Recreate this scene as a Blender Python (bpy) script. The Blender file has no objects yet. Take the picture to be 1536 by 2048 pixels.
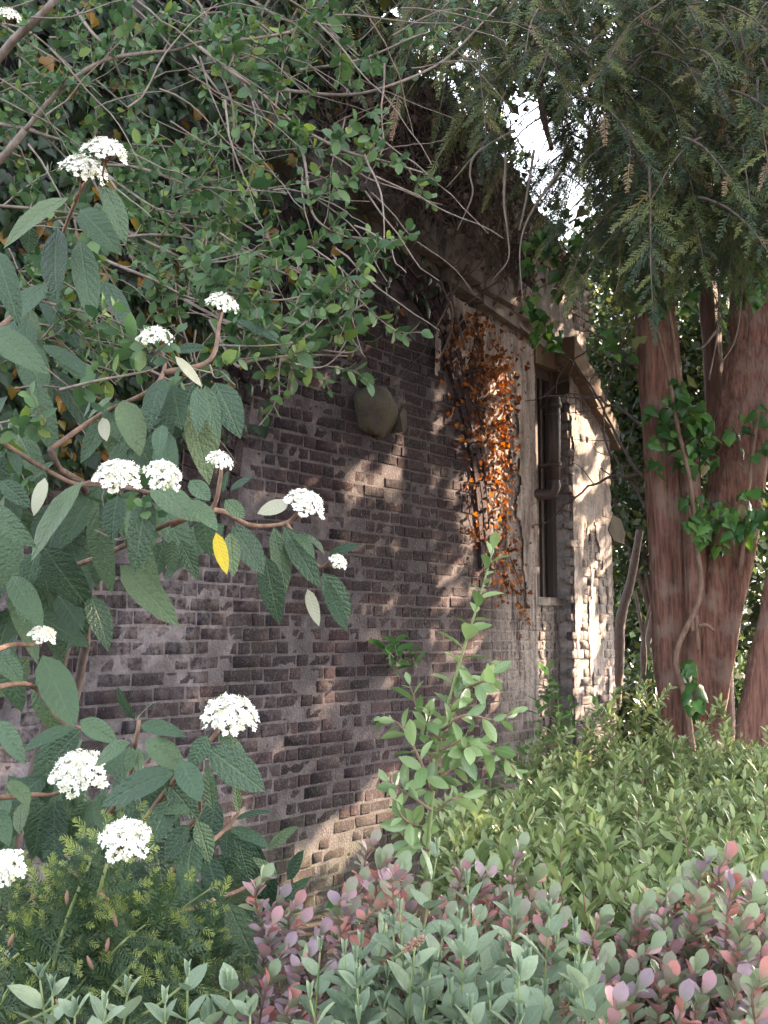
import bpy, math
import numpy as np
from mathutils import Matrix, Vector
R = np.random.default_rng(11)
rad = math.radians
sc = bpy.context.scene
COL = sc.collection

# ---------------------------------------------------------------- camera
F = 2247.0                       # focal length in pixels of a 1536 px wide frame
CAM = np.array((0.0, 0.0, 1.6))
PITCH = math.atan(256 / F)
cd = bpy.data.cameras.new('camera'); cam = bpy.data.objects.new('camera', cd); COL.objects.link(cam)
cd.sensor_fit = 'HORIZONTAL'; cd.sensor_width = 36; cd.lens = F / 1536 * 36
cd.clip_start = 0.05; cd.clip_end = 500
cam.location = CAM; cam.rotation_euler = (math.pi / 2 + PITCH, 0, 0)
sc.camera = cam

# ---------------------------------------------------------------- sky, sun, exposure
SUN_EL = rad(27)
SUN_AZ = math.atan2(0.868, 0.489)          # clockwise from +Y
SUN = np.array((math.sin(SUN_AZ) * math.cos(SUN_EL), math.cos(SUN_AZ) * math.cos(SUN_EL), math.sin(SUN_EL)))
w = bpy.data.worlds.new('World'); sc.world = w; w.use_nodes = True
nt = w.node_tree
sky = nt.nodes.new('ShaderNodeTexSky'); sky.sky_type = 'NISHITA'; sky.sun_disc = False
sky.sun_elevation = SUN_EL; sky.sun_rotation = SUN_AZ
sky.dust_density = 3.0; sky.ozone_density = 1.0; sky.air_density = 1.0
bg = nt.nodes['Background']; bg.inputs['Strength'].default_value = 0.15
hs = nt.nodes.new('ShaderNodeHueSaturation'); hs.inputs['Saturation'].default_value = 0.42      # thin white haze over the blue
nt.links.new(sky.outputs[0], hs.inputs['Color']); nt.links.new(hs.outputs[0], bg.inputs['Color'])
sd = bpy.data.lights.new('sun', 'SUN'); sun = bpy.data.objects.new('sun', sd); COL.objects.link(sun)
sd.energy = 5.0; sd.angle = rad(0.53); sd.color = (1.0, 0.75, 0.52)
sun.rotation_euler = Vector(SUN).to_track_quat('Z', 'Y').to_euler()
sun.location = (12, 8, 12)
sc.view_settings.view_transform = 'Standard'; sc.view_settings.look = 'None'
sc.view_settings.exposure = 3.2; sc.view_settings.gamma = 1.0; sc.view_settings.use_curve_mapping = False
sc.cycles.max_bounces = 6; sc.cycles.diffuse_bounces = 2; sc.cycles.glossy_bounces = 2
sc.cycles.transmission_bounces = 3; sc.cycles.transparent_max_bounces = 4
sc.cycles.use_denoising = True

# ---------------------------------------------------------------- geometry helpers
CP, SP = math.cos(PITCH), math.sin(PITCH)
def ray(u, v):
    x = (u - 768) / F; y = (1024 - v) / F
    return np.array((x, CP - y * SP, SP + y * CP))
def px(u, v, Y):
    r = ray(u, v); return CAM + r * (Y / r[1])
def proj(P):
    q = np.atleast_2d(P) - CAM
    d = q[:, 1] * CP + q[:, 2] * SP
    up = -q[:, 1] * SP + q[:, 2] * CP
    ds = np.where(d > 0.05, d, 0.05)
    return 768 + F * q[:, 0] / ds, 1024 - F * up / ds, d
def nrmz(a):
    a = np.asarray(a, float); return a / (np.linalg.norm(a, axis=-1, keepdims=True) + 1e-9)
def inpoly(u, v, poly):
    u = np.asarray(u); v = np.asarray(v); ins = np.zeros(u.shape, bool); n = len(poly)
    for i in range(n):
        x1, y1 = poly[i]; x2, y2 = poly[(i + 1) % n]
        if y1 == y2: continue
        c = ((y1 > v) != (y2 > v)) & (u < (x2 - x1) * (v - y1) / (y2 - y1) + x1)
        ins ^= c
    return ins
def sample_poly(poly, n):
    p = np.array(poly, float); lo = p.min(0); hi = p.max(0); out = []
    while len(out) < n:
        c = R.uniform(lo, hi, (n * 2, 2)); c = c[inpoly(c[:, 0], c[:, 1], poly)]
        out += list(c)
    return np.array(out[:n])
def smooth(pts, n=6):
    P = np.array(pts, float)
    if len(P) < 3:
        return np.array([P[0] + (P[-1] - P[0]) * k / n for k in range(n + 1)])
    Q = np.vstack([2 * P[0] - P[1], P, 2 * P[-1] - P[-2]]); out = []
    for i in range(1, len(Q) - 2):
        for k in range(n):
            t = k / n
            out.append(.5 * (2 * Q[i] + (Q[i + 1] - Q[i - 1]) * t + (2 * Q[i - 1] - 5 * Q[i] + 4 * Q[i + 1] - Q[i + 2]) * t * t
                       + (-Q[i - 1] + 3 * Q[i] - 3 * Q[i + 1] + Q[i + 2]) * t ** 3))
    out.append(P[-1]); return np.array(out)

class MB:
    def __init__(self): self.v = []; self.f = []; self.n = 0; self.r = []
    def add(self, V, Fc, rnd=0.0):
        V = np.asarray(V, float); o = self.n
        self.v.append(V); self.f += [tuple(i + o for i in q) for q in Fc]; self.n += len(V)
        self.r.append(np.full(len(V), rnd))
    def tube(self, P, r0, r1, sides=6, rnd=0.0, rfun=None, cap=True):
        P = np.asarray(P, float); n = len(P)
        T = nrmz(np.gradient(P, axis=0))
        ref = np.array((0.31, 0.17, 1.0)) if abs(T[0][2]) < .8 else np.array((1.0, .2, .1))
        ang = np.arange(sides) * 2 * math.pi / sides; V = []
        A = nrmz(ref - T[0] * (ref @ T[0]))
        for i in range(n):
            A = nrmz(A - T[i] * (A @ T[i])); B = np.cross(T[i], A)
            rr = r0 + (r1 - r0) * i / max(1, n - 1)
            rr = rr * np.ones(sides) if rfun is None else rfun(i / max(1, n - 1), ang) * rr
            V += list(P[i] + (np.cos(ang)[:, None] * A + np.sin(ang)[:, None] * B) * np.reshape(rr, (-1, 1)))
        Fc = [(i * sides + j, i * sides + (j + 1) % sides, (i + 1) * sides + (j + 1) % sides, (i + 1) * sides + j)
              for i in range(n - 1) for j in range(sides)]
        if cap: Fc += [tuple(range(sides))[::-1], tuple(range((n - 1) * sides, n * sides))]
        self.add(V, Fc, rnd)
    def box(self, lo, hi, rnd=0.0, jit=0.0):
        (a, b, c), (d, e, f) = lo, hi
        V = np.array([(a, b, c), (d, b, c), (d, e, c), (a, e, c), (a, b, f), (d, b, f), (d, e, f), (a, e, f)], float)
        if jit: V += R.uniform(-jit, jit, V.shape)
        self.add(V, [(0, 3, 2, 1), (4, 5, 6, 7), (0, 1, 5, 4), (1, 2, 6, 5), (2, 3, 7, 6), (3, 0, 4, 7)], rnd)
    def mesh(self, name, mat, off=None, sm=True):
        V = np.vstack(self.v) if self.v else np.zeros((0, 3))
        if off is not None: V = V - np.array(off)
        me = bpy.data.meshes.new(name); me.from_pydata(V.tolist(), [], self.f)
        if self.n:
            at = me.attributes.new('rnd', 'FLOAT', 'POINT'); at.data.foreach_set('value', np.concatenate(self.r).astype('f'))
        if sm: me.polygons.foreach_set('use_smooth', np.ones(len(me.polygons), bool))
        me.materials.append(mat); me.update(); return me

def thing(name, label, cat, loc=(0, 0, 0), group=None):
    o = bpy.data.objects.new(name, None); COL.objects.link(o); o.location = Vector(np.array(loc, float))
    o.empty_display_size = .1
    o['label'] = label; o['category'] = cat
    if group: o['group'] = group
    return o
def part(name, mb, mat, parent, sm=True, stuff=False, label=None):
    off = tot = np.array(parent.location) if parent.parent is None else np.array(parent.location) + np.array(parent.parent.location)
    me = mb.mesh(name, mat, tot, sm); o = bpy.data.objects.new(name, me); COL.objects.link(o); o.parent = parent
    if stuff: o['kind'] = 'stuff'
    if label: o['label'] = label
    return o
def structure(name, mb, mat, kind='structure', sm=True):
    o = bpy.data.objects.new(name, mb.mesh(name, mat, None, sm)); COL.objects.link(o); o['kind'] = kind; return o

# ---------------------------------------------------------------- leaf templates: base at origin, length +Y, width X, upper side +Z
class Tm: pass
def leaf_t(prof, w, rows, cols, fold=.25, droop=.1, cup=0.0, wave=0.0):
    V = [(0, 0, 0)]; UV = [(.5, 0)]; Fc = []
    for i in range(1, rows):
        v = i / rows; h = w * prof(v) / 2
        for j in range(cols + 1):
            a = -1 + 2 * j / cols
            z = fold * abs(a) * h - cup * a * a * h - droop * v * v + wave * math.sin(v * 17 + a * 2.3) * abs(a)
            V.append((a * h, v, z)); UV.append((.5 + a / 2, v))
    V.append((0, 1, -droop)); UV.append((.5, 1)); c = cols + 1; last = len(V) - 1
    Fc += [(0, 1 + j + 1, 1 + j) for j in range(cols)]
    for i in range(rows - 2):
        for j in range(cols):
            o = 1 + i * c + j; Fc.append((o, o + 1, o + c + 1, o + c))
    o = 1 + (rows - 2) * c
    Fc += [(o + j, o + j + 1, last) for j in range(cols)]
    Fc = [f[::-1] if k < cols and False else f for k, f in enumerate(Fc)]
    t = Tm(); t.V = np.array(V); t.F = Fc; t.UV = np.array(UV); return t
def ivy_t():
    o = [(.0, .10), (.20, -.05), (.40, .03), (.52, .24), (.34, .40), (.31, .56), (.14, .78), (0, 1.0)]
    P = o + [(-x, y) for x, y in o[-2:0:-1]]
    V = [(0, .34, .05)] + [(x, y, -.16 * abs(x) - .06 * y * y) for x, y in P]
    t = Tm(); t.V = np.array(V); n = len(P)
    t.F = [(0, 1 + (i) % n, 1 + (i + 1) % n) for i in range(n)]
    t.UV = np.array([(.5 + v[0], v[1]) for v in V]); return t
def quad_t(w):
    t = Tm(); t.V = np.array([(0, 0, 0), (w / 2, .5, .06), (0, 1, -.05), (-w / 2, .5, .06)]); t.F = [(0, 1, 2, 3)]
    t.UV = np.array([(.5, 0), (1, .5), (.5, 1), (0, .5)]); return t
def spray_t(n, nl, nw, ang, taper=.45, ranks=2, lift=.25):
    V = []; Fc = []; UV = []
    def needle(b, d, l, wv):
        o = len(V)
        for q in (b - wv, b + wv * .2 + d * l * .5 + wv, b + d * l, b + d * l * .5 - wv):
            V.append(q)
        UV.extend([(.5, b[1]), (.6, b[1]), (.5, b[1] + .05), (.4, b[1])]); Fc.append((o, o + 1, o + 2, o + 3))
    for i in range(n):
        y = (i + .4) / n; l = nl * (1 - (1 - taper) * max(0, y * 1.6 - .6)) * R.uniform(.8, 1.1)
        for s in range(ranks):
            th = s * 2 * math.pi / ranks + (R.uniform(-.7, .7) if ranks == 2 else i * 2.4)
            a = ang * R.uniform(.85, 1.1) * (1 - .35 * y)
            d = np.array((math.cos(th) * math.sin(a), math.cos(a), math.sin(th) * math.sin(a) + lift * math.sin(a) * R.uniform(-.2, 1)))
            wv = np.cross(nrmz(d), (0, 0, 1)) * nw
            needle(np.array((0, y, 0.0)), nrmz(d), l, wv)
    o = len(V); V += [np.array(p) for p in ((-.012, 0, 0), (.012, 0, 0), (.004, 1, 0), (-.004, 1, 0))]; Fc.append((o, o + 1, o + 2, o + 3))
    UV += [(.5, 0), (.5, 0), (.5, .4), (.5, .4)]
    t = Tm(); t.V = np.array(V); t.F = Fc; t.UV = np.array(UV); return t
def tmesh(t, name, mat):
    if hasattr(t, 'me') and t.mat == mat.name: return t.me
    me = bpy.data.meshes.new(name); me.from_pydata(t.V.tolist(), [], t.F)
    uv = me.uv_layers.new(name='UVMap'); li = np.array([i for f in t.F for i in f])
    uv.data.foreach_set('uv', t.UV[li].astype('f').ravel())
    me.polygons.foreach_set('use_smooth', np.ones(len(me.polygons), bool)); me.materials.append(mat); me.update()
    t.me = me; t.mat = mat.name; return me

class Recs:                                        # a growing list of leaf placements
    def __init__(self): self.p = []; self.d = []; self.n = []; self.l = []; self.w = []; self.r = []
    def add(self, p, d, n, l, w=1.0, r=None):
        self.p.append(p); self.d.append(d); self.n.append(n); self.l.append(l); self.w.append(w)
        self.r.append(R.random() if r is None else r)
    def arr(self):
        p = np.array(self.p); d = nrmz(self.d); n = np.array(self.n, float)
        x = nrmz(np.cross(d, n)); n = np.cross(x, d)
        M = np.zeros((len(p), 3, 3)); l = np.array(self.l)[:, None]
        M[:, :, 0] = x * l * np.array(self.w)[:, None]; M[:, :, 1] = d * l; M[:, :, 2] = n * l
        return p, M, np.array(self.r)
    def keep(self, m):
        for a in 'pdnlwr': setattr(self, a, [q for q, k in zip(getattr(self, a), m) if k])
def cloud(name, t, p, M, r, mat, parent):
    N = len(p)
    if N == 0: return None
    L = np.array(parent.location) if parent is not None else np.zeros(3)
    V = np.einsum('nij,vj->nvi', M, t.V) + p[:, None, :] - L
    nv = len(t.V); sizes = np.array([len(f) for f in t.F]); li = np.array([i for f in t.F for i in f])
    loops = (li[None, :] + (np.arange(N) * nv)[:, None]).ravel(); tot = np.tile(sizes, N)
    me = bpy.data.meshes.new(name); me.vertices.add(N * nv); me.vertices.foreach_set('co', V.astype('f').ravel())
    me.loops.add(len(loops)); me.loops.foreach_set('vertex_index', loops.astype('i'))
    st = np.concatenate([[0], np.cumsum(tot)[:-1]]); me.polygons.add(len(tot))
    me.polygons.foreach_set('loop_start', st.astype('i')); me.polygons.foreach_set('loop_total', tot.astype('i'))
    uv = me.uv_layers.new(name='UVMap'); uv.data.foreach_set('uv', np.tile(t.UV[li], (N, 1)).astype('f').ravel())
    at = me.attributes.new('rnd', 'FLOAT', 'POINT'); at.data.foreach_set('value', np.repeat(r, nv).astype('f'))
    me.polygons.foreach_set('use_smooth', np.ones(len(tot), bool)); me.materials.append(mat)
    me.update(calc_edges=True); me.validate()
    o = bpy.data.objects.new(name, me); COL.objects.link(o); o.parent = parent; o['kind'] = 'stuff'; return o
def leaves(parent, recs, t, mat, nobj=300, name='leaf', mass='leaf_mass', bias=None):
    """the nobj leaves that show largest become objects, the others one mass"""
    if not recs.p: return
    p, M, r = recs.arr(); u, v, d = proj(p + M[:, :, 1] * .5)
    big = np.array(recs.l) / np.maximum(d, .2)
    big = np.where((u > 0) & (u < 1536) & (v > 0) & (v < 2048) & (d > .2), big, 0)
    if bias is not None: big = big * bias(p, u, v, d)
    order = np.argsort(-big); sel = [i for i in order[:nobj] if big[i] > 0]; L = np.array(parent.location)
    me = tmesh(t, name, mat)
    for i in sel:
        o = bpy.data.objects.new(name, me); COL.objects.link(o); o.parent = parent
        m = Matrix(M[i].tolist()).to_4x4(); m.translation = Vector(p[i] - L); o.matrix_basis = m
    rest = np.ones(len(p), bool); rest[sel] = False
    cloud(mass, t, p[rest], M[rest], r[rest], mat, parent)
def shoot(rec, P, s0, step, per, ln, ang, gold=True, lvar=.2, wid=1.0, tip=.6, rfun=None, jit=.2, flat=False):
    """leaves along a stem polyline, in whorls of `per`"""
    P = np.asarray(P, float); seg = np.linalg.norm(np.diff(P, axis=0), axis=1); cs = np.concatenate([[0], np.cumsum(seg)])
    tot = cs[-1]; s = s0; phi = R.normal(0, .5) if flat else R.uniform(0, 6.28); alt = R.uniform(.5, .9)
    while s < tot:
        i = min(len(seg) - 1, np.searchsorted(cs, s) - 1); i = max(i, 0)
        f = (s - cs[i]) / max(seg[i], 1e-6); q = P[i] + (P[i + 1] - P[i]) * f; a = nrmz(P[i + 1] - P[i])
        e1 = nrmz(np.cross(a, (.3, .9, .2))); e2 = np.cross(a, e1); k = s / tot
        for j in range(per):
            ph = phi + j * 2 * math.pi / per + R.normal(0, jit)
            ra = math.cos(ph) * e1 + math.sin(ph) * e2; an = ang * (1 - .45 * k ** 3) + R.normal(0, .16)
            d = math.cos(an) * a + math.sin(an) * ra + np.array((0, 0, -.12)); n = math.sin(an) * a - math.cos(an) * ra + R.normal(0, .15, 3)
            l = ln * (1 + R.normal(0, lvar)) * (1 - (1 - tip) * k ** 4)
            rec.add(q, d, n, max(l, ln * .35), wid * R.uniform(.85, 1.12), None if rfun is None else rfun(k))
        if flat: phi = phi + alt; alt = -alt
        else: phi += 2.4 if gold else math.pi / 2 + R.normal(0, .1)
        s += step * R.uniform(.8, 1.2)

# ---------------------------------------------------------------- materials
class Nt:
    def __init__(self, name):
        self.m = bpy.data.materials.new(name); self.m.use_nodes = True; self.t = self.m.node_tree
        self.b = self.t.nodes['Principled BSDF']; self.o = self.t.nodes['Material Output']
    def n(self, k, **kw):
        x = self.t.nodes.new('ShaderNode' + k)
        for a, b in kw.items(): setattr(x, a, b)
        return x
    def l(self, a, b): self.t.links.new(a, b)
    def math(self, op, a, b=None, c=None):
        x = self.n('Math', operation=op)
        for i, q in enumerate((a, b, c)):
            if q is None: continue
            if isinstance(q, (int, float)): x.inputs[i].default_value = q
            else: self.l(q, x.inputs[i])
        return x.outputs[0]
    def noise(self, vec, scale, det=4, rough=.55, out=0):
        x = self.n('TexNoise'); x.inputs['Scale'].default_value = scale; x.inputs['Detail'].default_value = det
        x.inputs['Roughness'].default_value = rough
        if vec is not None: self.l(vec, x.inputs['Vector'])
        return x.outputs[out]
    def ramp(self, fac, stops, interp='LINEAR'):
        x = self.n('ValToRGB'); cr = x.color_ramp; cr.interpolation = interp
        while len(cr.elements) < len(stops): cr.elements.new(.5)
        for e, (p, c) in zip(cr.elements, stops):
            e.position = p; e.color = (*c, 1) if len(c) == 3 else c
        self.l(fac, x.inputs[0]); return x.outputs[0]
    def mix(self, fac, a, b, mode='MIX'):
        x = self.n('Mix', data_type='RGBA', blend_type=mode)
        for i, q in ((0, fac), (6, a), (7, b)):
            if isinstance(q, (int, float)): x.inputs[i].default_value = q
            elif isinstance(q, tuple): x.inputs[i].default_value = (*q, 1)
            else: self.l(q, x.inputs[i])
        return x.outputs[2]
    def mapr(self, v, a, b, c=0.0, d=1.0):
        x = self.n('MapRange'); self.l(v, x.inputs[0])
        for i, q in zip((1, 2, 3, 4), (a, b, c, d)): x.inputs[i].default_value = q
        return x.outputs[0]
    def bump(self, h, s, dist=.01, nrm=None):
        x = self.n('Bump'); x.inputs['Strength'].default_value = s; x.inputs['Distance'].default_value = dist
        self.l(h, x.inputs['Height'])
        if nrm is not None: self.l(nrm, x.inputs['Normal'])
        return x.outputs[0]
    def rnd(self):
        a = self.n('Attribute', attribute_name='rnd'); o = self.n('ObjectInfo')
        return self.math('FRACT', self.math('ADD', a.outputs['Fac'], o.outputs['Random']))
    def pos(self): return self.n('NewGeometry').outputs['Position']

def leaf_mat(name, stops, rough=.45, trans=.25, veins=9, vdepth=.4, back=None, rib=None, spec=.28, tipcol=None, tipat=(.5, 1.0), tipamt=.8, mott=.25):
    k = Nt(name); r = k.rnd(); col = k.ramp(r, stops)
    uv = k.n('UVMap'); se = k.n('SeparateXYZ'); k.l(uv.outputs[0], se.inputs[0])
    a = k.math('ABSOLUTE', k.math('SUBTRACT', se.outputs[0], .5))
    nz = k.noise(k.pos(), 60, 3)
    col = k.mix(k.math('MULTIPLY', nz, mott), col, (.02, .03, .02))
    if tipcol:
        col = k.mix(k.mapr(se.outputs[1], tipat[0], tipat[1], 0, tipamt), col, tipcol)
    if rib: col = k.mix(k.mapr(a, .0, .05, .55, 0), col, rib)
    if back:
        g = k.n('NewGeometry'); col = k.mix(g.outputs['Backfacing'], col, back)
    k.l(col, k.b.inputs['Base Color']); k.b.inputs['Roughness'].default_value = rough
    k.b.inputs['Specular IOR Level'].default_value = spec
    if vdepth:
        wob = k.math('MULTIPLY', k.noise(k.pos(), 45, 2), 5.0)
        ph = k.math('SUBTRACT', k.math('ADD', k.math('MULTIPLY', se.outputs[1], veins * 6.283), wob), k.math('MULTIPLY', a, 20.0))
        vo = k.n('TexVoronoi'); vo.inputs['Scale'].default_value = 240; k.l(k.pos(), vo.inputs['Vector'])
        s = k.math('ADD', k.math('MULTIPLY', k.math('SINE', ph), .45), k.math('MULTIPLY', vo.outputs['Distance'], -2.2))
        s = k.math('ADD', s, k.math('MULTIPLY', k.noise(k.pos(), 420, 2), 1.2))
        s = k.math('ADD', s, k.mapr(a, 0, .06, -1.6, 0))
        k.l(k.bump(s, vdepth, .0012), k.b.inputs['Normal'])
    if trans:
        tr = k.n('BsdfTranslucent'); hs = k.n('HueSaturation'); hs.inputs['Value'].default_value = 1.5; hs.inputs['Saturation'].default_value = 1.15
        k.l(col, hs.inputs['Color']); k.l(hs.outputs[0], tr.inputs['Color'])
        ms = k.n('MixShader'); ms.inputs[0].default_value = trans
        k.l(k.b.outputs[0], ms.inputs[1]); k.l(tr.outputs[0], ms.inputs[2]); k.l(ms.outputs[0], k.o.inputs['Surface'])
    return k.m
def bark_mat(name, c0, c1, c2=None, scale=(30, 30, 5), bs=.8, dist=.02, rough=.85):
    k = Nt(name); tc = k.n('TexCoord'); mp = k.n('Mapping'); mp.inputs['Scale'].default_value = scale
    k.l(tc.outputs['Object'], mp.inputs['Vector'])
    n1 = k.noise(mp.outputs[0], 1.0, 6, .65); n2 = k.noise(tc.outputs['Object'], 7, 4)
    col = k.ramp(n1, [(.3, c0), (.68, c1)])
    if c2: col = k.mix(k.mapr(n2, .48, .68, 0, .8), col, c2)
    k.l(col, k.b.inputs['Base Color']); k.b.inputs['Roughness'].default_value = rough
    k.l(k.bump(n1, bs, dist), k.b.inputs['Normal']); return k.m
def plain(name, c, rough=.8):
    k = Nt(name); n1 = k.noise(k.pos(), 90, 4); col = k.mix(n1, tuple(x * .6 for x in c), tuple(min(1, x * 1.35) for x in c))
    k.l(col, k.b.inputs['Base Color']); k.b.inputs['Roughness'].default_value = rough
    k.l(k.bump(n1, .4, .003), k.b.inputs['Normal']); return k.m

# wall frame: t along the wall (to the right and away), h up, o out of the face towards the camera side
WB = np.array((-1.6, 5.4, 0.0)); TH = math.atan2(.81, .58)
WD = np.array((math.cos(TH), math.sin(TH), 0.0)); WN = np.array((math.sin(TH), -math.cos(TH), 0.0)); UP = np.array((0, 0, 1.0))
def W(t, h, o=0.0): return WB + WD * t + UP * h + WN * o
def wall_hit(u, v, o=0.0):
    r = ray(u, v); s = ((WB + WN * o - CAM) @ WN) / (r @ WN); return CAM + r * s
def wth(u, v): p = wall_hit(u, v) - WB; return p @ WD, p[2]

def wall_coords(k):
    g = k.pos(); vm = k.n('VectorMath', operation='SUBTRACT'); vm.inputs[1].default_value = tuple(WB); k.l(g, vm.inputs[0])
    dp = k.n('VectorMath', operation='DOT_PRODUCT'); k.l(vm.outputs[0], dp.inputs[0]); dp.inputs[1].default_value = tuple(WD)
    se = k.n('SeparateXYZ'); k.l(g, se.inputs[0]); return g, dp.outputs['Value'], se.outputs[2]
def weather(k, col, amount=1.0):
    """whitewash, lime bloom, soot and green film of an old wall, in wall coordinates"""
    g, t, h = wall_coords(k)
    cv = k.n('CombineXYZ'); k.l(k.math('MULTIPLY', t, 9.0), cv.inputs[0]); k.l(k.math('MULTIPLY', h, .9), cv.inputs[1])
    streak = k.noise(cv.outputs[0], 1.6, 5, .7); blot = k.noise(g, 1.5, 5, .6); fine = k.noise(g, 22, 5, .7)
    # limewash left on the right-hand pier
    lw = k.math('MULTIPLY', k.mapr(t, 4.0, 4.45), k.mapr(streak, .36, .52))
    lw = k.math('MULTIPLY', lw, k.mapr(h, .5, 1.6, .2, 1.0))
    lw = k.math('MULTIPLY', lw, k.mapr(fine, .30, .5))
    col = k.mix(k.math('MULTIPLY', lw, .9 * amount), col, (.36, .315, .29))
    # lime bloom round the left end
    lb = k.math('MULTIPLY', k.mapr(t, 1.9, .1, 0, 1), k.mapr(blot, .36, .56)); lb = k.math('MULTIPLY', lb, k.mapr(fine, .38, .56))
    col = k.mix(k.math('MULTIPLY', lb, .9 * amount), col, (.30, .265, .275))
    so = k.math('MULTIPLY', k.mapr(blot, .55, .40, 0, .55), k.mapr(t, 3.9, 3.0)); col = k.mix(so, col, (.022, .018, .020))
    sp = k.mapr(k.noise(g, 75, 3, .7), .56, .70, 0, .6); col = k.mix(sp, col, (.18, .155, .162))
    gr = k.math('MULTIPLY', k.mapr(h, .75, .1, 0, .5), k.mapr(fine, .4, .6)); col = k.mix(gr, col, (.06, .08, .03))
    return col, fine, g
def brick_mat(name, tint=(1, 1, 1)):
    k = Nt(name); r = k.rnd()
    T = lambda c: tuple(a * b for a, b in zip(c, tint))
    col = k.ramp(r, [(.0, T((.017, .012, .015))), (.25, T((.040, .029, .034))), (.5, T((.062, .040, .044))), (.64, T((.045, .015, .018))), (.78, T((.078, .055, .060))), (1.0, T((.025, .018, .022)))])
    gp = k.pos(); sm_ = k.math('MULTIPLY', k.mapr(k.noise(gp, 34, 6, .75), .50, .62), k.mapr(k.noise(gp, 3.2, 3), .40, .62, .15, .85))
    col = k.mix(sm_, col, (.10, .081, .09))
    col, fine, g = weather(k, col); n2 = k.noise(g, 130, 5, .75)
    col = k.mix(k.mapr(n2, .3, .7, .45, 0), col, (.02, .015, .015))
    k.l(col, k.b.inputs['Base Color']); k.b.inputs['Roughness'].default_value = .92; k.b.inputs['Specular IOR Level'].default_value = .2
    k.l(k.bump(k.math('ADD', n2, k.math('MULTIPLY', fine, 1.5)), .9, .012), k.b.inputs['Normal']); return k.m
def mortar_mat():
    k = Nt('lime_mortar'); g, t, h = wall_coords(k); n = k.noise(g, 9, 5, .7)
    c = k.ramp(n, [(.30, (.048, .039, .044)), (.48, (.135, .113, .124)), (.75, (.25, .22, .232))])
    c = k.mix(k.mapr(t, .9, 2.4, .05, .74), c, (.034, .026, .030)); c, fine, g = weather(k, c, .8)
    k.l(c, k.b.inputs['Base Color']); k.b.inputs['Roughness'].default_value = .95
    k.l(k.bump(k.noise(g, 60, 5, .7), 1.0, .015), k.b.inputs['Normal']); return k.m
def stone_mat(name, c0, c1, moss=.5):
    k = Nt(name); g = k.pos(); r = k.rnd(); n = k.noise(g, 6, 6, .65); f = k.noise(g, 55, 5, .7)
    c = k.ramp(n, [(.3, c0), (.7, c1)]); c = k.mix(k.math('MULTIPLY', k.math('SUBTRACT', r, .3), .7), c, tuple(x * .45 for x in c0))
    cv = k.n('Mapping'); cv.inputs['Scale'].default_value = (14, 14, 1.2); k.l(g, cv.inputs[0])
    c = k.mix(k.mapr(k.noise(cv.outputs[0], 1, 4), .5, .7, 0, .6), c, (.05, .04, .04))
    ge = k.n('NewGeometry'); se = k.n('SeparateXYZ'); k.l(ge.outputs['Normal'], se.inputs[0])
    c = k.mix(k.math('MULTIPLY', k.mapr(k.noise(g, 12, 4), .4, .6), moss), c, (.055, .06, .022))
    k.l(c, k.b.inputs['Base Color']); k.b.inputs['Roughness'].default_value = .95
    k.l(k.bump(k.math('ADD', f, n), .8, .015), k.b.inputs['Normal']); return k.m

MT = {}
MT['brick'] = brick_mat('old_brick', (.66, .60, .67)); MT['mortar'] = mortar_mat()
MT['stone'] = stone_mat('grey_stone', (.09, .078, .076), (.30, .265, .25), .2)
MT['brownstone'] = stone_mat('brown_stone', (.09, .055, .04), (.20, .13, .09), .35)
MT['mossy'] = stone_mat('mossy_stone', (.045, .036, .030), (.14, .108, .088), .5)
MT['iron'] = plain('rusty_iron', (.035, .022, .02), .6)
MT['wood'] = plain('old_timber', (.06, .045, .04), .9)
MT['yewbark'] = bark_mat('yew_bark', (.055, .022, .016), (.36, .165, .115), (.30, .20, .155), (55, 55, 4.5), 1.0, .05)
MT['darkbark'] = bark_mat('dark_bark', (.05, .03, .028), (.15, .085, .07), None, (26, 26, 4), 1.0, .03)
MT['twig'] = bark_mat('twig_bark', (.09, .068, .056), (.23, .18, .15), None, (60, 60, 20), .5, .002)
MT['redtwig'] = bark_mat('red_brown_twig', (.09, .05, .035), (.23, .14, .095), None, (60, 60, 20), .5, .002)
MT['deadtwig'] = bark_mat('dead_ivy_stem', (.04, .028, .024), (.13, .09, .075), None, (60, 60, 20), .5, .002)
MT['greentwig'] = plain('green_stem', (.16, .20, .07), .6)

MT['vib'] = leaf_mat('leatherleaf', [(0, (.028, .054, .030)), (.45, (.048, .086, .046)), (.85, (.075, .12, .06)), (1, (.11, .15, .07))], .42, .12, 9, .7, back=(.20, .22, .15), rib=(.09, .14, .07), mott=.2)
MT['vibpale'] = leaf_mat('leatherleaf_underside', [(0, (.30, .31, .22)), (1, (.38, .37, .27))], .7, .2, 10, .4, rib=(.42, .38, .28), mott=.15)
MT['vibyellow'] = leaf_mat('leatherleaf_yellow', [(0, (.48, .36, .03)), (1, (.55, .42, .04))], .5, .25, 10, .5, mott=.1)
MT['small'] = leaf_mat('privet_leaf', [(0, (.035, .075, .032)), (.6, (.065, .125, .048)), (.9, (.11, .18, .065)), (1, (.18, .24, .05))], .45, .25, 5, .15, mott=.2)
MT['ivy'] = leaf_mat('ivy_leaf', [(0, (.012, .024, .012)), (.70, (.028, .05, .022)), (.84, (.03, .055, .02)), (.87, (.20, .14, .02)), (.95, (.24, .13, .02)), (1, (.17, .07, .02))], .35, .2, 4, .1, mott=.2)
MT['trunkivy'] = leaf_mat('trunk_ivy_leaf', [(0, (.025, .07, .02)), (.5, (.05, .12, .03)), (.88, (.10, .20, .045)), (.93, (.11, .2, .05)), (1, (.26, .19, .11))], .3, .25, 4, .1, mott=.15)
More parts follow.
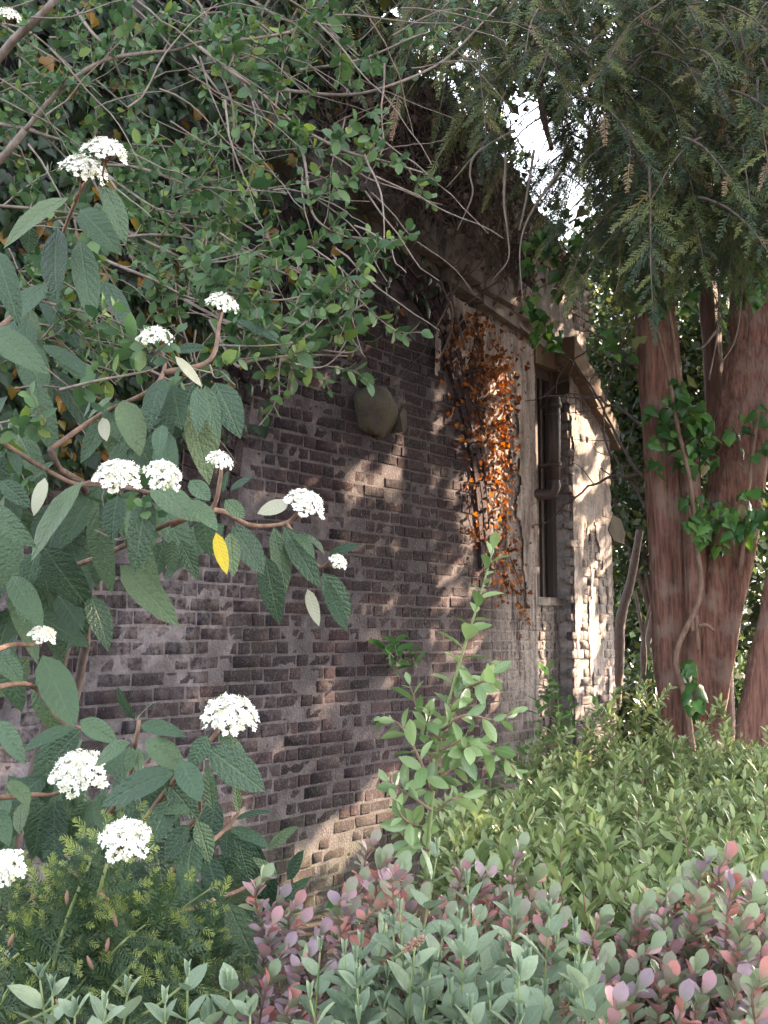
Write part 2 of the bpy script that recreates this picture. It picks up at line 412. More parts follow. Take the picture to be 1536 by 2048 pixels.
MT['dead'] = leaf_mat('withered_leaf', [(0, (.08, .024, .011)), (.5, (.20, .065, .02)), (1, (.36, .14, .04))], .7, .3, 4, .1, mott=.25)
MT['yew'] = leaf_mat('yew_needles', [(0, (.015, .027, .014)), (.40, (.031, .049, .02)), (.75, (.075, .095, .028)), (.95, (.16, .165, .05)), (.975, (.20, .13, .07)), (1, (.22, .14, .085))], .5, .2, 4, 0, mott=.2)
MT['youngyew'] = leaf_mat('young_yew_needles', [(0, (.024, .05, .022)), (1, (.055, .09, .036))], .45, .2, 4, 0, mott=.1)
MT['yewtip'] = leaf_mat('young_yew_tips', [(0, (.16, .20, .045)), (1, (.28, .32, .10))], .5, .3, 4, 0, mott=.1)
MT['hedge'] = leaf_mat('narrow_evergreen_leaf', [(0, (.095, .14, .052)), (.5, (.185, .235, .095)), (1, (.33, .38, .17))], .30, .25, 4, .12, rib=(.22, .27, .14), mott=.2, spec=.32)
MT['shoot'] = leaf_mat('glossy_leaf', [(0, (.11, .18, .07)), (.5, (.19, .28, .115)), (1, (.28, .37, .17))], .25, .25, 6, .2, rib=(.22, .30, .14), mott=.12, spec=.6)
MT['grey'] = leaf_mat('grey_green_leaf', [(0, (.135, .185, .12)), (.6, (.20, .255, .17)), (1, (.27, .325, .21))], .5, .25, 6, .25, rib=(.24, .31, .22), mott=.12)
MT['barb'] = leaf_mat('purple_barberry_leaf', [(0, (.24, .18, .205)), (.30, (.34, .23, .26)), (.45, (.41, .205, .22)), (.60, (.43, .17, .14)), (.66, (.24, .20, .165)), (.85, (.19, .24, .14)), (1, (.25, .29, .16))], .45, .15, 4, .12, mott=.15, tipcol=(.13, .16, .08), tipat=(.6, .05), tipamt=.7)
MT['weed'] = leaf_mat('weed_leaf', [(0, (.05, .12, .04)), (1, (.08, .17, .06))], .45, .3, 6, .2, mott=.15)
MT['bg'] = leaf_mat('far_leaf', [(0, (.022, .038, .02)), (.6, (.038, .062, .026)), (1, (.09, .10, .032))], .4, .25, 4, 0, mott=.15)
kf = Nt('cream_white_petal'); kf.l(kf.ramp(kf.noise(kf.pos(), 70, 3), [(.35, (.52, .50, .33)), (.5, (.80, .78, .68)), (.7, (.86, .85, .80))]), kf.b.inputs['Base Color']); kf.b.inputs['Roughness'].default_value = .6; MT['petal'] = kf.m
MT['bud'] = plain('flower_bud', (.55, .52, .36), .7)
MT['cone'] = plain('pinkish_brown_cone', (.24, .13, .09), .8)

def soil():
    k = Nt('leaf_litter_soil'); g = k.pos(); n = k.noise(g, 6, 6, .7); f = k.noise(g, 60, 5, .7)
    c = k.ramp(n, [(.3, (.03, .022, .016)), (.6, (.07, .05, .035)), (.8, (.06, .07, .03))]); k.l(c, k.b.inputs['Base Color'])
    k.b.inputs['Roughness'].default_value = 1; k.l(k.bump(f, 1, .03), k.b.inputs['Normal']); return k.m
MT['soil'] = soil()

# ---------------------------------------------------------------- gaps: where sunbeams pass through the crowns, and where sky shows
BEAMS = []
for (u, v, r, o) in [(1000, 760, .10, 0), (1010, 830, .16, 0), (1022, 900, .20, 0), (990, 870, .12, 0), (1000, 960, .10, 0), (955, 985, .13, 0), (945, 1040, .09, 0),
                  (1150, 700, .09, 0), (1195, 770, .12, 0), (1140, 850, .15, .1), (1180, 870, .13, .1), (1180, 960, .10, .1), (1185, 1060, .09, .1), (1190, 1130, .09, .1),
                  (1165, 1210, .16, .1), (1165, 1280, .22, .1), (1160, 1340, .14, .1), (1175, 1400, .06, .1),
                  (840, 852, .10, 0), (790, 960, .13, 0), (730, 955, .10, 0), (690, 965, .08, 0),
                  (640, 1690, .19, 0), (690, 1650, .19, 0), (740, 1612, .19, 0), (790, 1580, .17, 0), (830, 1550, .13, 0), (620, 1745, .12, 0),
                  (1020, 1310, .11, 0), (1045, 1335, .12, 0), (980, 1385, .10, 0), (930, 1300, .07, 0), (1105, 1330, .06, 0),
                  (835, 1305, .06, 0), (780, 1345, .05, 0), (930, 1180, .05, 0)]:
    BEAMS.append((wall_hit(u, v, o), r * .62))
GAPS = [(1050, 225, 30, 42, 1), (1085, 275, 20, 36, 1), (1105, 300, 12, 22, 1), (1150, 390, 16, 34, .95), (1190, 230, 20, 18, .8), (1140, 245, 12, 14, .8),
        (1165, 265, 18, 14, .7), (1345, 632, 9, 12, 1), (1130, 350, 7, 12, 1), (1150, 55, 10, 14, .9), (1110, 78, 8, 10, .9), (962, 120, 8, 12, 1), (952, 5, 10, 10, 1),
        (1425, 715, 9, 9, 1), (1398, 490, 8, 8, 1), (1225, 603, 9, 8, 1), (1135, 100, 6, 8, 1), (1190, 120, 6, 7, 1), (1080, 150, 6, 14, 1), (1225, 240, 6, 8, 1), (1478, 1215, 7, 9, 1), (1490, 1190, 7, 9, .9),
        (1470, 1250, 16, 22, .8), (1460, 1340, 10, 14, .8), (1445, 1225, 9, 12, .7)]
def beam_mask(p, extra=0.0):
    """True for points that may stay"""
    p = np.atleast_2d(p); ok = np.ones(len(p), bool)
    for o, r in BEAMS:
        q = p - o; s = q @ SUN; d = np.linalg.norm(q - s[:, None] * SUN, axis=1); ok &= ~((s > .35) & (d < r + extra))
    return ok
def gap_mask(p):
    u, v, d = proj(p); ok = np.ones(len(u), bool)
    for a, b, ru, rv, pr in GAPS:
        ok &= ~((((u - a) / (ru * 1.3)) ** 2 + ((v - b) / (rv * 1.3)) ** 2 < 1) & (d > .5) & (R.random(len(u)) < pr))
    return ok

# ================================================================ SETTING
g = MB(); n = 60
xs = np.concatenate([np.linspace(-60, -6, 10), np.linspace(-5, 8, 50), np.linspace(9, 60, 10)]); ys = np.concatenate([np.linspace(-40, -2, 8), np.linspace(-1, 16, 60), np.linspace(18, 120, 12)])
X, Y = np.meshgrid(xs, ys); Z = .03 * np.sin(X * 2.1 + Y) + .025 * np.sin(Y * 3.3 - X * 1.3) + R.normal(0, .01, X.shape) - .03
nx = len(xs); V = np.stack([X, Y, Z], -1).reshape(-1, 3)
g.add(V, [(i * nx + j, i * nx + j + 1, (i + 1) * nx + j + 1, (i + 1) * nx + j) for i in range(len(ys) - 1) for j in range(nx - 1)])
structure('ground', g, MT['soil'])

# ================================================================ THE BRICK WALL
TC, HC, RI = 2.62, 2.15, 1.47                       # centre and inner radius of the bricked-up arch
wall = thing('brick_wall', 'old soot-stained brick wall with a bricked-up round arch and stone coping', 'wall', W(2, 0))
ROT = Matrix.Rotation(TH, 4, 'Z')
def brick_mesh(name, L, H, D, seed):
    q = np.random.default_rng(seed); c = .0045; j = lambda: q.uniform(-.0045, .0045)
    a, b = L / 2, H / 2
    fr = [(-a + c + j(), -D + q.uniform(-.003, .003), -b + c + j()), (a - c + j(), -D + q.uniform(-.003, .003), -b + c + j()), (a - c + j(), -D + q.uniform(-.003, .003), b - c + j()), (-a + c + j(), -D + q.uniform(-.003, .003), b - c + j())]
    md = [(-a + j(), -D + c, -b + j()), (a + j(), -D + c, -b + j()), (a + j(), -D + c, b + j()), (-a + j(), -D + c, b + j())]
    bk = [(x, 0.05, z) for x, _, z in md]
    t = Tm(); t.V = np.array(fr + md + bk); t.F = [(0, 1, 2, 3)]
    for i in range(4):
        k = (i + 1) % 4; t.F += [(i + 4, k + 4, k, i), (i + 8, k + 8, k + 4, i + 4)]
    t.UV = np.zeros((12, 2)); return t
STR = [brick_mesh('b', .214, .068, .0042, s) for s in range(4)]; HDR = [brick_mesh('b', .100, .068, .0042, 10 + s) for s in range(4)]
QTR = [brick_mesh('b', .205, .070, .018, 20 + s) for s in range(4)]
bricks = []                                          # (template, t, h, o, roll, brk rnd)
EA, EB = 1.36, 2.02                                  # half width and rise of the tall arch
_a = np.linspace(0, math.pi, 721); _e = np.stack([EA * np.cos(_a), EB * np.sin(_a)], 1); _n = nrmz(np.stack([np.cos(_a) / EA, np.sin(_a) / EB], 1))
def arch_line(off):
    P = _e + _n * off; s_ = np.concatenate([[0], np.cumsum(np.linalg.norm(np.diff(P, axis=0), axis=1))]); return P, s_
def arch_at(off, s):
    P, s_ = arch_line(off); return TC + np.interp(s, s_, P[:, 0]), HC + np.interp(s, s_, P[:, 1]), math.atan2(np.interp(s, s_, _n[:, 1]), np.interp(s, s_, _n[:, 0]))
_mid = arch_line(.23)[0] + np.array((TC, HC))
def in_ring(t, h, a, b):
    return h > HC - .02 and np.min(np.hypot(_mid[:, 0] - t, _mid[:, 1] - h)) < .255
h_cop = lambda t: hc0 + (hc1 - hc0) * (t - tc0) / (tc1 - tc0)
tc0, hc0 = wth(640, 400); tc1, hc1 = wth(1035, 668)
row = 0; h = .035
while h < 4.75:
    t = -1.4 + (.0 if row % 2 else -.165) + R.uniform(-.02, .02); k = 0
    while t < 4.9:
        L = .226 if (k + (0 if R.random() > .1 else 1)) % 2 == 0 else .112
        c = t + L / 2
        if h < h_cop(c) - .03 and not in_ring(c, h, RI - .05, RI + .50) and c + L / 2 < 4.93:
            bricks.append(((STR if L > .2 else HDR)[R.integers(4)], c, h + R.normal(0, .002), R.normal(0, .003), R.normal(0, .006), 0))
        t += L; k += 1
    h += .080; row += 1
for ring in range(3):                                # three rings of bricks laid along the arch
    off = .04 + ring * .079; tot = arch_line(off)[1][-1]; q = .11 * (ring % 2) + .05
    while q < tot - .08:
        a_t, a_h, a = arch_at(off, q + .05)
        if a_h < h_cop(a_t) - .03: bricks.append((QTR[R.integers(4)], a_t, a_h, R.normal(.012, .004), a - math.pi / 2 + R.normal(0, .015), 0))
        q += .222
tot = arch_line(.352)[1][-1]; q = .04
while q < tot:                                       # outer ring set on end
    a_t, a_h, a = arch_at(.352, q)
    if a_h < h_cop(a_t) - .06: bricks.append((QTR[R.integers(4)], a_t, a_h, R.normal(.002, .003), a + R.normal(0, .03), 0))
    q += .080
def emit_bricks(bricks, parent, o0, nobj, vis, mass='brick_mass', mat=None):
    mat = mat or MT['brick']; pos = np.array([W(b[1], b[2], o0 + b[3]) for b in bricks])
    u, v, d = proj(pos); ok = np.zeros(len(pos), bool)
    for poly in vis: ok |= inpoly(u, v, poly)
    order = np.argsort(np.where(ok, d, 1e6))[:nobj]; sel = {int(i) for i in order if ok[i]}; L = np.array(parent.location)
    groups = {}
    for i, b in enumerate(bricks):
        m = ROT @ Matrix.Rotation(-b[4], 4, 'Y')
        if i in sel:
            o = bpy.data.objects.new('brick', tmesh(b[0], 'brick', mat)); COL.objects.link(o); o.parent = parent
            m.translation = Vector(pos[i] - L); o.matrix_basis = m
        else: groups.setdefault(id(b[0]), (b[0], [], []))[1].append(pos[i]); 
        if i not in sel: groups[id(b[0])][2].append(np.array(m.to_3x3()))
    mb = MB()
    for t, P, Ms in groups.values():
        for p, M in zip(P, Ms): mb.add(t.V @ M.T + p, t.F, R.random())
    if mb.n: part(mass, mb, mat, parent, stuff=True, sm=False)
VIS = [[(150, 1130), (470, 1080), (900, 1050), (880, 1450), (800, 1640), (640, 1760), (560, 1700), (520, 1500), (350, 1500), (150, 1400)], [(520, 770), (690, 700), (870, 640), (930, 1100), (640, 1100), (500, 950)], [(880, 1110), (1060, 1110), (1060, 1420), (900, 1420)]]
emit_bricks(bricks, wall, 0.0, 300, VIS)
def wbox(mb, t0, t1, h0, h1, o0, o1, jit=0.0, rnd=0.0, sub=0, rake=0.0):
    """box in wall coordinates; rake = rise of the far end"""
    n = 4 if sub else 1; ts = np.linspace(t0, t1, n + 1)
    q = [(t0, h0, o0), (t1, h0, o0), (t1, h0, o1), (t0, h0, o1), (t0, h1, o0), (t1, h1, o0), (t1, h1, o1), (t0, h1, o1)]
    V = [W(a + (R.uniform(-jit, jit) if jit else 0), b + (rake if a == t1 else 0) + (R.uniform(-jit, jit) if jit else 0), c + (R.uniform(-jit, jit) if jit else 0)) for a, b, c in q]
    mb.add(V, [(0, 1, 2, 3)[::-1], (4, 5, 6, 7), (0, 1, 5, 4), (1, 2, 6, 5), (2, 3, 7, 6), (3, 0, 4, 7)], rnd)
m = MB()                                             # mortar bed as a fine uneven sheet with thickness
def bed(mb, t0, t1, h0f, h1f, o, step=.05, amp=.004):
    nt_ = int((t1 - t0) / step) + 1; nh = 80; V = []
    for i in range(nt_ + 1):
        t = t0 + (t1 - t0) * i / nt_
        for j in range(nh + 1):
            hh = h0f(t) + (h1f(t) - h0f(t)) * j / nh; V.append(W(t, hh, o + R.normal(0, amp)))
    F_ = [(i * (nh + 1) + j, (i + 1) * (nh + 1) + j, (i + 1) * (nh + 1) + j + 1, i * (nh + 1) + j + 1) for i in range(nt_) for j in range(nh)]
    mb.add(V, F_)
bed(m, -1.6, 4.95, lambda t: -.05, lambda t: h_cop(t) + .05, .0016, amp=.0018)
wbox(m, -1.6, 4.95, -.05, 4.2, -.5, -.03); part('mortar', m, MT['mortar'], wall)

from mathutils import noise as mn
def fbm(x, y, z=0.0): return sum(mn.noise(Vector((x * 2 ** k, y * 2 ** k, z + 3.7 * k))) / 1.7 ** k for k in range(4))
def coat(parent, t0, t1, h0, h1, o, keepf, step=.022):
    nt_ = int((t1 - t0) / step); nh = int((h1 - h0) / step); V = []; idx = {}; Fc = []
    J = R.uniform(-.007, .007, (nt_ + 1, nh + 1, 3))
    def vid(i, j):
        if (i, j) not in idx:
            t = t0 + i * step + J[i, j, 0]; h = h0 + j * step + J[i, j, 1]; idx[(i, j)] = len(V); V.append(W(t, h, o + .006 * fbm(t * 3, h * 3) + J[i, j, 2] * .25))
        return idx[(i, j)]
    for i in range(nt_):
        for j in range(nh):
            t = t0 + (i + .5) * step; h = h0 + (j + .5) * step
            if keepf(t, h): Fc.append((vid(i, j), vid(i + 1, j), vid(i + 1, j + 1), vid(i, j + 1)))
    if V: b_ = MB(); b_.add(V, Fc); part('limewash_coat', b_, MT['lime'], parent)
def lime():
    k = Nt('flaking_limewash'); g = k.pos(); mp = k.n('Mapping'); mp.inputs['Scale'].default_value = (9, 9, 2.2); k.l(g, mp.inputs[0])
    st = k.noise(mp.outputs[0], 1.0, 6, .7); f = k.noise(g, 30, 6, .7)
    c = k.ramp(st, [(.34, (.07, .055, .052)), (.47, (.22, .185, .17)), (.68, (.42, .37, .345))]); c = k.mix(k.mapr(f, .52, .68, 0, .8), c, (.11, .08, .075))
    k.l(c, k.b.inputs['Base Color']); k.b.inputs['Roughness'].default_value = .95; k.l(k.bump(k.math('ADD', st, f), .9, .012), k.b.inputs['Normal']); return k.m
MT['lime'] = lime()
def ring_out(t, h):
    if h < HC: return t - (TC + EA + .46)
    return ((t - TC) / (EA + .46)) ** 2 + ((h - HC) / (EB + .46)) ** 2 - 1
coat(wall, 3.3, 4.93, 1.5, 4.3, .022, lambda t, h: h < h_cop(t) - .05 and t > TC + .75 and fbm(t * 2.6, h * .8) + .9 * min(.6, ring_out(t, h) + (.30 if h > 3.55 else -.12)) + .5 * min(0, (h - 2.6)) - .5 * max(0, t - 4.65) > .06)

# coping: separate slabs over a projecting lower course
t = -1.3; i = 0
while t < 5.0:
    L = R.uniform(.30, .62); e = min(t + L, 5.05); hm = h_cop(t); rk = h_cop(e) - hm
    b = MB(); wbox(b, t + .006, e - .006, hm + .11, hm + .36, -.3, .13 + R.uniform(-.05, .08), .032, R.random(), rake=rk)
    part('coping_stone', b, MT['stone'], wall, sm=False)
    b = MB(); wbox(b, t + .008 + .1, e - .01 + .1, hm + .0, hm + .095, -.3, .03 + R.uniform(-.02, .06), .02, R.random(), rake=rk)
    part('string_course_stone', b, MT['stone'], wall, sm=False); t = e; i += 1
# parapet above, sloping down to the right end
par = []; h = 4.2; row = 0
h_par = lambda t: 6.05 - .38 * max(0, t - 4.4) - .05 * t
while h < 6.2:
    t = -1.4 + (.1 if row % 2 else 0)
    while t < 6.2:
        c = t + .113
        if h_cop(min(c, 5)) + .4 < h < h_par(c): par.append((STR[R.integers(4)], c, h, R.normal(0, .004), R.normal(0, .01), 0))
        t += .226
    h += .080; row += 1
emit_bricks(par, wall, -.10, 0, [], 'parapet_bricks')
m = MB(); bed(m, -1.6, 6.2, lambda t: h_cop(min(t, 5)) + .2, lambda t: h_par(t), -.10, .1); part('parapet_mortar', m, MT['mortar'], wall)
m = MB(); wbox(m, -1.6, 6.2, 3.9, 5.25, -.45, -.14); part('parapet_core', m, MT['mortar'], wall)

# recess with the slot window, its blocked lower half, and the buttress beyond
T0, T1, T2 = 4.95, 5.42, 6.25
rb = []; h = .035; row = 0
while h < 1.93:
    t = T0 + .02 + (0 if row % 2 else .06)
    while t < T1 - .08:
        rb.append((HDR[R.integers(4)], t + .056, h, R.normal(0, .003), R.normal(0, .01), 0)); t += .112
    h += .080; row += 1
pier = []; h = .035; row = 0
while h < 3.72:
    t = T1 + (0 if row % 2 else -.05); k = row
    while t < T2 - .06:
        L = .226 if k % 2 == 0 else .112; L = min(L, T2 - t)
        if L > .1 and h < 3.9 - .35 * max(0, t - T1):
            pier.append(((STR if L > .2 else HDR)[R.integers(4)], t + L / 2, h, R.normal(0, .005), R.normal(0, .012), 0))
        t += L; k += 1
    h += .080; row += 1
emit_bricks(rb, wall, -.03, 0, [], 'window_blocking_bricks')
m = MB(); bed(m, T0, T1, lambda t: -.05, lambda t: 1.95, -.034, .05); part('window_blocking_mortar', m, MT['mortar'], wall)
butt = thing('buttress', 'narrow sunlit limewashed brick buttress at the right end of the wall', 'buttress', W(T1 + .4, 0, .1))
BVIS = [[(1110, 830), (1205, 850), (1210, 1400), (1100, 1400)]]
emit_bricks(pier, butt, .10, 300, BVIS)
m = MB(); bed(m, T1, T2, lambda t: -.05, lambda t: 3.95 - .35 * (t - T1), .099, .05); 
wbox(m, T1 - .0, T2 - .01, -.05, 3.6, -.5, .075); part('mortar', m, MT['mortar'], butt)
coat(butt, T1 + .01, T2 - .02, .9, 3.6, .112, lambda t, h: fbm(t * 3.5 + 4, h * .7, 2) + .25 * (h - 2.0) > .0)
for i in range(4):                                   # raking weathering stones stepping down over the buttress
    t = T1 - .12 + i * .27; hh = 4.15 - i * .16
    b = MB(); wbox(b, t, t + .262, hh - .13, hh + .10, -.4, .22 - .02 * i, .015, R.random(), rake=-.15); part('weathering_stone', b, MT['brownstone'], butt, sm=False)
for i in range(5):                                   # upper slope, paler slabs
    t = T1 - .62 + i * .3; hh = 5.0 - i * .22
    b = MB(); wbox(b, t, t + .292, hh - .5, hh - .02, -.42, .10 - .02 * i, .015, R.random(), rake=-.2); part('upper_slab', b, MT['stone'], butt, sm=False)
b = MB(); p = wall_hit(1210, 1060, 0); 
bv = np.array([(-.10, -.02), (.0, -.11), (.24, -.13), (.27, -.02), (.17, .10), (.0, .13)])
V = [W(T2 + a, p[2] + c, o) for o in (-.12, .12) for a, c in bv]; b.add(V, [tuple(range(6)), tuple(range(11, 5, -1))] + [((i + 1) % 6, i, i + 6, (i + 1) % 6 + 6) for i in range(6)])
part('projecting_stone', b, MT['mossy'], butt, sm=False)
# window frame, board and jamb
hS = wth(1090, 1203)[1]; hT = wth(1090, 735)[1]
win = MB(); wbox(win, T0 + .06, T0 + .13, hS, hT, -.14, -.04); wbox(win, T1 - .09, T1 - .02, hS, hT, -.14, -.04); wbox(win, T0 + .13, T1 - .09, hT - .09, hT, -.14, -.05)
wbox(win, T0 + .21, T0 + .25, hS, hT - .09, -.13, -.055)
wf = part('window_frame', win, MT['wood'], wall, sm=False)
b = MB(); wbox(b, T0 + .02, T1 - .01, hS - .03, hS + .04, -.20, .0, .004); part('window_sill', b, MT['stone'], wf, sm=False)
kk = Nt('dirty_glass'); kk.b.inputs['Base Color'].default_value = (.02, .02, .022, 1); kk.b.inputs['Roughness'].default_value = .35
kk.l(kk.bump(kk.noise(kk.pos(), 14, 3), .2, .01), kk.b.inputs['Normal'])
b = MB(); wbox(b, T0 + .13, T1 - .09, hS, hT - .09, -.11, -.095); part('window_pane', b, kk.m, wf, sm=False)
b = MB(); wbox(b, T0, T1, -.05, hT + .4, -.55, -.20); part('window_back_wall', b, MT['mortar'], wall, sm=False)
b = MB(); wbox(b, T0 - .02, T1 + .02, hT, hT + .30, -.42, .03, .01); part('lintel', b, MT['brownstone'], wall, sm=False)
# downpipe
dp = thing('downpipe', 'short rusty iron downpipe with elbow beside the slot window', 'pipe', wall_hit(1110, 985, .12))
b = MB(); a0 = wall_hit(1110, 790, .12); a1 = wall_hit(1109, 965, .12)
b.tube(np.array([a0, (a0 + a1) / 2, a1]), .048, .048, 14); part('pipe', b, MT['iron'], dp)
b = MB(); e = [a1 + UP * .02, a1 - UP * .05, a1 - UP * .10 - WD * .04 - WN * .05, a1 - UP * .115 - WD * .26 - WN * .2]; b.tube(smooth(e, 5), .05, .046, 12); part('elbow', b, MT['iron'], dp)
for f in (.12, .8):
    b = MB(); q = a0 + (a1 - a0) * f; b.tube(np.array([q - UP * .02, q + UP * .02]), .06, .06, 14); b.add(*(lambda z: (z[0], z[1]))(([q - WN * .13 - WD * .02 - UP * .015, q - WN * .13 + WD * .02 - UP * .015, q + WD * .02 - UP * .015, q - WD * .02 - UP * .015, q - WN * .13 - WD * .02 + UP * .015, q - WN * .13 + WD * .02 + UP * .015, q + WD * .02 + UP * .015, q - WD * .02 + UP * .015], [(0, 1, 2, 3), (4, 7, 6, 5), (0, 3, 7, 4), (1, 5, 6, 2)])))
    part('pipe_bracket', b, MT['iron'], dp)

# round mossy stone standing out of the arch
c0 = wall_hit(750, 822, .02); bs = thing('stone_boss', 'round mossy stone ball jutting from the wall inside the arch', 'stone', c0)
b = MB(); nu, nv = 28, 18; V = []; q = np.random.default_rng(5); ph = q.uniform(0, 6.28, 8)
for j in range(nv + 1):
    a = math.pi * j / nv
    for i in range(nu):
        th = 2 * math.pi * i / nu
        d = np.array((math.sin(a) * math.cos(th), math.sin(a) * math.sin(th), math.cos(a)))
        r = .188 * (1 + .05 * math.sin(3 * th + ph[0]) * math.sin(a) + .05 * math.sin(5 * a + ph[1] + th) + .03 * math.sin(7 * th + 4 * a))
        if d[0] > .55: r *= 1 - .35 * (d[0] - .55)   # broken right-hand face
        V.append(c0 + WD * d[0] * r * 1.15 + WN * (d[1] * r * .62 + .0) + UP * d[2] * r * .92 + nrmz(d) * float(q.normal(0, .003)))
b.add(V, [(j * nu + i, j * nu + (i + 1) % nu, (j + 1) * nu + (i + 1) % nu, (j + 1) * nu + i) for j in range(nv) for i in range(nu)]); part('ball', b, MT['mossy'], bs)
b = MB(); e = c0 + WD * .155 + WN * .07 - UP * .03
V = [e + WD * (.045 * math.cos(a) * (1.2 if i % 2 else .8) + .02) + UP * (.085 * math.sin(a) - .02) + WN * o for o in (-.06, .05) for i, a in enumerate(np.arange(7) * 2 * math.pi / 7)]
b.add(V, [tuple(range(7)), tuple(range(13, 6, -1))] + [((i + 1) % 7, i, i + 7, (i + 1) % 7 + 7) for i in range(7)]); part('broken_lug', b, MT['mossy'], bs, sm=False)

# ================================================================ TREES
def path(pts, Y, n=6):
    return smooth([px(q[0], q[1], q[2] if len(q) > 2 else Y) for q in pts], n)
def trunk(mb, pts, Y, flute=.12, sides=26, seed=0, n=12):
    """pts: (u, v, width px [,Y])"""
    P = []; rr = []
    for q in pts:
        yy = q[3] if len(q) > 3 else Y; P.append(px(q[0], q[1], yy)); rr.append(q[2] / 2 * yy / F * .80)
    s = smooth([np.append(a, b) for a, b in zip(P, rr)], n); g_ = np.random.default_rng(seed); p1, p2, p3, p4 = g_.uniform(0, 6.28, 4); N = len(s)
    rad_ = s[:, 3]
    def f(k, a):
        i = min(N - 1, int(round(k * (N - 1))))
        return rad_[i] * (1 + flute * np.cos(3 * a + p1 + 1.5 * k) + flute * .6 * np.cos(5 * a + p2 - 2.5 * k) + flute * .3 * np.cos(9 * a + p3 + 6 * k) + .04 * np.sin(k * 40 + 2 * a + p4) + g_.normal(0, .012, len(a)))
    mb.tube(s[:, :3], 1, 1, sides, rfun=f)
SPRAY = spray_t(15, .19, .017, .95); SPRAY2 = spray_t(10, .24, .020, 1.05)
QUAD = quad_t(.62)
def ground_to(p): return np.array((p[0], p[1], -.1))

yew = thing('yew_tree', 'large multi-stemmed yew with red-brown fluted trunks and drooping dark needles', 'tree', (1.95, 7.0, 0))
b = MB(); trunk(b, [(1392, 1900, 170), (1384, 1650, 110), (1366, 1480, 92), (1346, 1300, 104), (1340, 1050, 112), (1320, 800, 104), (1306, 600, 98), (1300, 380, 88), (1310, 100, 80), (1330, -200, 70)], 7.0, .13, 40, 3); part('trunk', b, MT['yewbark'], yew)
b = MB(); trunk(b, [(1396, 1900, 160, 6.9), (1398, 1640, 100, 6.85), (1408, 1440, 88, 6.85), (1430, 1260, 106, 6.9), (1460, 1060, 122, 6.95), (1482, 900, 120, 7.0), (1502, 700, 105, 7.1), (1522, 500, 95, 7.2), (1560, 250, 85, 7.3), (1600, -100, 70, 7.4)], 7, .18, 40, 8); part('trunk', b, MT['yewbark'], yew)
b = MB(); trunk(b, [(1388, 1560, 50, 6.8), (1388, 1350, 42, 6.8), (1390, 1150, 52, 6.8), (1384, 1000, 48, 6.82), (1372, 850, 44, 6.85)], 6.8, .12, 14, 9); part('trunk_rib', b, MT['yewbark'], yew)
for pts in ([(1335, 1010), (1250, 900), (1180, 770), (1120, 700)], [(1330, 880), (1240, 820), (1160, 790), (1050, 800)], [(1325, 760), (1250, 720), (1190, 700), (1110, 740)],
            [(1320, 690), (1240, 680), (1150, 660)], [(1335, 960), (1270, 950), (1200, 960), (1130, 1010), (1080, 1060)], [(1340, 1100), (1260, 960), (1210, 880), (1220, 760), (1290, 560)]):
    P = smooth([px(u, v, 7.0 + .35 * i + R.normal(0, .08)) for i, (u, v) in enumerate(pts)], 6); P[:, 2] += R.normal(0, .012, len(P))
    if not beam_mask(P, -.05).all() and R.random() < .0: continue
    b = MB(); b.tube(P, .014, .003, 6)
    for k in range(4, len(P) - 1, 3):
        e = P[k] + np.append(R.normal(0, .18, 2), R.normal(-.02, .15)); b.tube(smooth([P[k], (P[k] + e) / 2 + R.normal(0, .03, 3), e], 3), .005, .0015, 4)
    part('bare_branch', b, MT['deadtwig'], yew)
# limbs and drooping branchlets with needle sprays
rec = Recs(); limbs = []
def branchlet(rec, tw, p, d, L, step=.045, ln=.15, droop=.9):
    P = [p]; d = nrmz(d); st = L / 8
    for k in range(8):
        d = nrmz(d + np.array((0, 0, -droop * .16)) + R.normal(0, .05, 3)); P.append(P[-1] + d * st)
    P = np.array(P); tw.tube(P, .006, .0015, 4, cap=False)
    s = L * .12
    while s < L:
        i = min(7, int(s / st)); q = P[i] + (P[i + 1] - P[i]) * (s / st - i); a = nrmz(P[i + 1] - P[i]); side = nrmz(np.cross(a, UP) + 1e-3)
        for sg in (-1, 1):
            if R.random() < .12: continue
            dd = a * .75 + side * sg * R.uniform(.5, 1.0) + np.array((0, 0, -.35)) + R.normal(0, .15, 3)
            rec.add(q, dd, np.cross(side * sg, a) * sg + R.normal(0, .35, 3) + np.array((0, -.3, .4)), ln * R.uniform(.7, 1.25) * (1.15 - .45 * s / L))
        s += step * R.uniform(.7, 1.3)
    rec.add(P[-1], d, np.cross(d, (1, 0, .2)), ln)
tw = MB()
CROWN = [(845, -60), (1600, -60), (1600, 470), (1440, 520), (1300, 500), (1230, 430), (1160, 300), (1090, 190), (985, 160), (900, 190), (840, 90)]
for (lim, Y0) in (([(1700, -500, 6.5), (1450, -200, 5.6), (1200, -120, 5.0), (950, -100, 4.6)], 0), ([(1560, 100, 7.2), (1500, 40, 6.2), (1400, 60, 5.2), (1330, 200, 4.6)], 0),
                  ([(1060, -60, 5.6), (1070, 60, 5.6), (1078, 150, 5.6), (1086, 230, 5.7), (1104, 300, 5.8)], 0), ([(1310, 180, 5.2), (1400, 250, 5.0), (1470, 300, 4.9), (1560, 330, 4.9)], 0), ([(1300, 100, 7), (1150, -80, 6.5), (800, -160, 5.6), (550, -80, 5.0)], 0)):
    b = MB(); P = path(lim, 5, 8); b.tube(P, .035, .012, 8, cap=True); part('limb', b, MT['darkbark'], yew)
N = 470; uv = sample_poly(CROWN, N)
for (u, v) in uv:
    Y = R.uniform(3.7, 6.2); p = px(u, v - R.uniform(40, 130), Y)
    branchlet(rec, tw, p, np.array((R.normal(0, .6), -.35 + R.normal(0, .4), -.25)), R.uniform(.3, .62))
